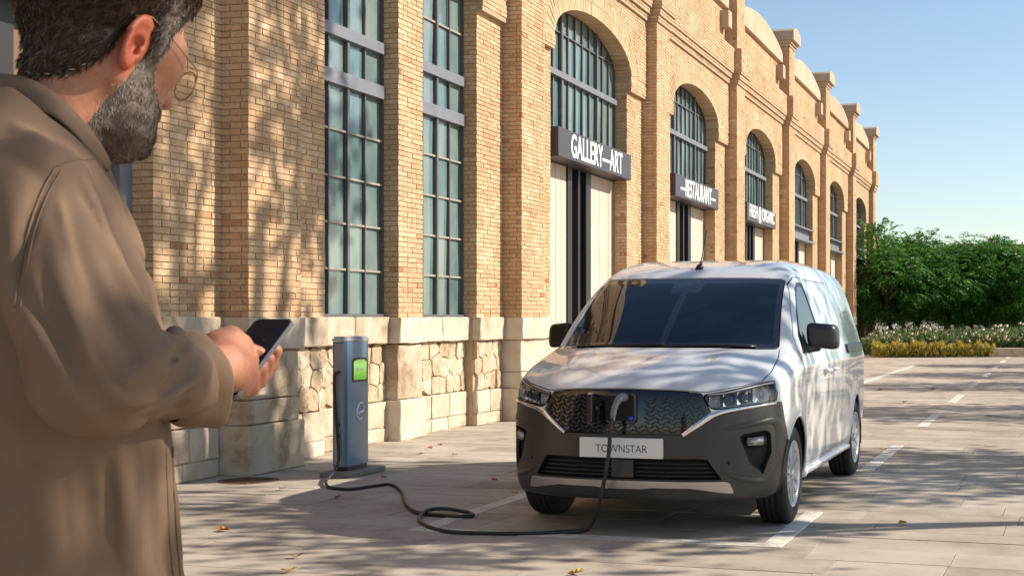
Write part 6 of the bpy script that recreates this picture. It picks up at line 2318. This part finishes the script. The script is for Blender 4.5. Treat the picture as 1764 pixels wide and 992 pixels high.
def limbs(base, top, spread, rad, n_l, seed):
    r = np.random.default_rng(seed)
    Vs, Fs, ends = [], [], []
    off = 0

    def add(P, R):
        nonlocal off
        V, F = tube_arrays(P, R, 7)
        Vs.append(V); Fs.extend([tuple(i + off for i in f) for f in F]); off += len(V)
    trunk = np.array([(0, 0, -0.05), (r.normal(0, .05), r.normal(0, .05), base * 0.5), (r.normal(0, .08), r.normal(0, .08), base), (r.normal(0, .12), r.normal(0, .12), base + (top - base) * 0.5)])
    tc_ = catmull(trunk, 5); add(tc_, np.linspace(rad, rad * 0.45, len(tc_)))
    for k in range(n_l):
        a = 2 * math.pi * k / n_l + r.normal(0, 0.35)
        z0 = base * r.uniform(0.75, 1.1); q = np.array([np.interp(z0, tc_[:, 2], tc_[:, 0]), np.interp(z0, tc_[:, 2], tc_[:, 1]), z0])
        e = np.array([math.cos(a) * spread * r.uniform(0.5, 0.95), math.sin(a) * spread * r.uniform(0.5, 0.95), base + (top - base) * r.uniform(0.35, 0.9)])
        mid_ = (q + e) / 2 + np.array([0, 0, 0.1 * spread]) + r.normal(0, 0.06 * spread, 3)
        c = catmull(np.array([q, mid_, e]), 5); add(c, np.linspace(rad * 0.5, rad * 0.12, len(c))); ends.append(e)
        for _ in range(2):
            e2 = e + r.normal(0, 0.3 * spread, 3); add(np.array([mid_, (mid_ + e2) / 2 + r.normal(0, .05, 3), e2]), np.array([rad * 0.22, rad * 0.14, rad * 0.05])); ends.append(e2)
    return np.concatenate(Vs), Fs, ends


def crown_pts(ends, cz, rad, rz, n_cl, per, sig, seed):
    r = np.random.default_rng(seed)
    P, Dd = [], []
    cl = list(ends)
    while len(cl) < n_cl:
        v = r.normal(0, 1, 3); v /= np.linalg.norm(v); v *= r.uniform(0.45, 1.0) ** 0.6
        cl.append(np.array([v[0] * rad, v[1] * rad, cz + v[2] * rz]))
    for c in cl[:n_cl]:
        m = int(per * r.uniform(0.5, 1.4)); o = r.normal(0, 1, (m, 3)) * sig * np.array([1.1, 1.1, 0.6]) * r.uniform(0.7, 1.3)
        P.append(c + o); d = o + (c - np.array([0, 0, cz])) * 0.35 + r.normal(0, sig * 0.5, (m, 3)); d[:, 2] += 0.1 * sig; Dd.append(d)
    return np.concatenate(P), np.concatenate(Dd)


def copy_tree(root, loc, rz, sc, label=None):
    r = root.copy(); COL.objects.link(r); r.location = loc; r.rotation_euler = (0, 0, rz); r.scale = sc
    if label: r['label'] = label
    for ch in list(root.children):
        c = ch.copy(); COL.objects.link(c); c.parent = r
    return r


# -- far trees beyond the planting
protos = []
for sd in (1, 2, 3):
    t = empty('leafy_tree', (0, 0, 0))
    V, F, ends = limbs(1.15, 4.2, 1.7, 0.13, 6, sd + 20)
    mesh_np('trunk', V, F, M['bark'], t, smooth=True)
    P, Dd = crown_pts(ends, 2.62, 1.85, 1.4, 70, 34, 0.235, sd + 40)
    L = np.random.default_rng(sd).uniform(0.30, 0.50, len(P))
    V, F = pinnate(P, Dd, L, 5)
    mesh_np('crown', V, F, M['leafA'], t)
    protos.append(t)
tl = [(1536, 50.5, 0, 1.14), (1580, 53.5, 1, 1.02), (1626, 51.0, 2, 1.02), (1668, 53.0, 0, 0.98), (1703, 51.2, 1, 1.04), (1748, 52.0, 2, 1.0), (1790, 51.0, 0, 1.02), (1840, 53.0, 1, 1.0), (1505, 56.0, 2, 1.18), (1560, 60.0, 1, 1.05), (1640, 61.0, 0, 1.0), (1725, 60.0, 2, 1.0)]
used = set()
for i, (px_, dpt, k, s) in enumerate(tl):
    p = at_depth(px_, 547, dpt)
    if k not in used:
        o = protos[k]; used.add(k); o.location = (p[0], p[1], 0); o.rotation_euler = (0, 0, i * 1.3); o.scale = (s * 1.08, s * 1.08, s)
    else: o = copy_tree(protos[k], (p[0], p[1], 0), i * 1.3, (s * 1.08, s * 1.08, s))
    tag(o, 'dark green feather leaved tree in the row behind the flower bed', 'tree', 'trees behind the flower bed')
# -- grass strip, flower bed, pale block
gs = []
n = 15000
a = at_depth(1500, 617, 43.8); b_ = at_depth(1712, 617, 44.6)
t = rng.random(n); w = rng.random(n)
C = np.stack([a[0] + (b_[0] - a[0]) * t, a[1] + (b_[1] - a[1]) * t + w * 1.3, 0.05 + (0.30 + 0.12 * np.sin(t * 60) * np.sin(t * 23 + 1) + 0.1 * rng.random(n)) * rng.random(n) ** 0.6], 1)
D = rng.normal(0, 0.45, (n, 3)) + np.array([0, 0, 1.0])
V, F = leaves(C, D, rng.uniform(0.10, 0.22, n), rng.uniform(0.02, 0.045, n))
tag(mesh_np('grass_strip', V, F, M['leafY']), 'low strip of yellow green grass edging the flower bed', 'grass', kind='stuff')
sh = empty('flowering_shrub', (0, 0, 0))
n = 900
v = rng.normal(0, 1, (n, 3)); v /= np.linalg.norm(v, axis=1)[:, None]; v *= (rng.random(n) ** 0.4)[:, None]
C = np.stack([v[:, 0] * 0.62, v[:, 1] * 0.55, 0.45 + v[:, 2] * 0.42], 1)
V, F = leaves(C, v + rng.normal(0, 0.5, (n, 3)) + np.array([0, 0, 0.5]), rng.uniform(0.10, 0.2, n), rng.uniform(0.035, 0.07, n))
mesh_np('foliage', V, F, M['leafC'], sh)
for k, mt in (('petal', 9), ('petalw', 7)):
    n = mt; v = rng.normal(0, 1, (n, 3)); v[:, 2] = np.abs(v[:, 2]); v /= np.linalg.norm(v, axis=1)[:, None]
    C = np.stack([v[:, 0] * 0.6, v[:, 1] * 0.55, 0.52 + v[:, 2] * 0.42], 1)
    V, F = boxes(C, np.tile((0.035, 0.035, 0.03), (n, 1)) * rng.uniform(0.6, 1.3, (n, 1)))
    tag(mesh_np('blossom', V, F, M[k], sh), kind='stuff')
stems = []
Vs, Fs, off = [], [], 0
for k in range(6):
    e = np.array([rng.normal(0, .3), rng.normal(0, .3), 0.6]); V, F = tube_arrays(np.array([(0, 0, -0.02), e * 0.5 + rng.normal(0, .03, 3), e]), np.array([0.02, 0.014, 0.006]), 5)
    Vs.append(V); Fs += [tuple(i + off for i in f) for f in F]; off += len(V)
mesh_np('stems', np.concatenate(Vs), Fs, M['bark'], sh)
first = True
for row, (dd, h_) in enumerate(((46.0, 0.95), (47.2, 1.08), (48.4, 1.15))):
    for k in range(10):
        p = at_depth(1512 + k * 31 + row * 11, 547, dd)
        s = h_ * rng.uniform(0.85, 1.1)
        if first: o = sh; o.location = (p[0], p[1], 0); o.scale = (1, 1, s); first = False
        else: o = copy_tree(sh, (p[0], p[1], 0), rng.random() * 6, (rng.uniform(0.85, 1.15), 1, s))
        tag(o, 'green shrub with small pink and cream blossoms in the flower bed', 'shrub', 'shrubs in the flower bed')
p = at_depth(1736, 547, 45.0)
bb = box('stone_block', (-0.55, -0.25, 0.0), (0.55, 0.25, 0.30), M['stone'], None, bev=0.02); bb.location = (p[0], p[1], 0); bb.rotation_euler = (0, 0, 0.2)
tag(bb, 'low pale stone block at the end of the grass strip', 'block')
# -- far houses whose tops show above the trees
M['terracotta'] = simple('terracotta_render', (0.42, 0.22, 0.15), 0.85, noise=0.2, nscale=2)
for px_, dpt, hh, wd, lab in ((1688, 95, 6.6, 3.6, 'far low terracotta house with a rooftop tank seen above the trees'), (1775, 92, 6.4, 3.4, 'far flat roofed salmon house at the edge of the trees')):
    p = at_depth(px_, 547, dpt)
    h = empty('far_house', (p[0], p[1], 0)); tag(h, lab, 'house')
    box('wall', (-wd / 2, 0, 0), (wd / 2, 8, hh - 0.5), M['coping'], h); box('roof', (-wd / 2 - 0.2, -0.2, hh - 0.5), (wd / 2 + 0.2, 8.2, hh), M['terracotta'], h)
    for k in (-1, 1):
        w = box('window', (k * wd / 4 - 0.4, -0.04, hh - 2.2), (k * wd / 4 + 0.4, -0.002, hh - 1.0), M['vglass'], h)
    box('chimney', (0.4, 2, hh), (0.8, 2.4, hh + 0.5), M['terracotta'], h)
# -- plane trees standing along the open side: they shade the paving, the van and the wall
tp = empty('plane_tree', (0, 0, 0))
V, F, ends = limbs(3.6, 7.6, 1.7, 0.15, 7, 77)
mesh_np('trunk', V, F, M['bark'], tp, smooth=True)
P, Dd = crown_pts(ends, 6.0, 1.8, 1.5, 40, 70, 0.30, 78)
L = np.random.default_rng(5).uniform(0.12, 0.22, len(P))
V, F = leaves(P, Dd, L, L * 0.8)
mesh_np('crown', V, F, M['leafB'], tp)
ts = empty('plane_tree', (0, 0, 0))
V, F, ends = limbs(3.8, 7.8, 1.8, 0.14, 6, 91)
mesh_np('trunk', V, F, M['bark'], ts, smooth=True)
P, Dd = crown_pts(ends, 6.1, 2.0, 1.6, 24, 46, 0.27, 92)
L = np.random.default_rng(6).uniform(0.12, 0.22, len(P))
V, F = leaves(P, Dd, L, L * 0.8)
mesh_np('crown', V, F, M['leafB'], ts)
for i, (x, y, s) in enumerate([(5.9, 4.75, 1.0), (3.5, 10.4, 0.9)]):
    o = ts if i == 0 else copy_tree(ts, (x, y, 0), i * 2.1, (1, 1, 1))
    o.location = (x, y, 0); o.scale = (s, s, s); o.rotation_euler = (0, 0, 0.4 + i * 2.4)
    tag(o, 'thin crowned plane tree with sparse foliage beside the parking bay', 'tree', 'thin plane trees by the bay')
spots_t = [(3.4, 13.9, 1.72), (6.8, 14.7, 1.0), (6.8, 22.3, 1.0), (6.8, 29.3, 1.0), (6.9, 34.9, 1.0), (6.8, 41.0, 1.0), (6.6, -1.6, 1.1)]
for i, (x, y, s) in enumerate(spots_t):
    o = tp if i == 0 else copy_tree(tp, (x, y, 0), i * 2.1, (1, 1, 1))
    o.location = (x, y, 0); o.scale = (s if s < 1.3 else 1.25, s if s < 1.3 else 1.25, s); o.rotation_euler = (0, 0, i * 2.1)
    tag(o, 'broad leaved plane tree in the row along the open paving', 'tree', 'plane trees along the paving')
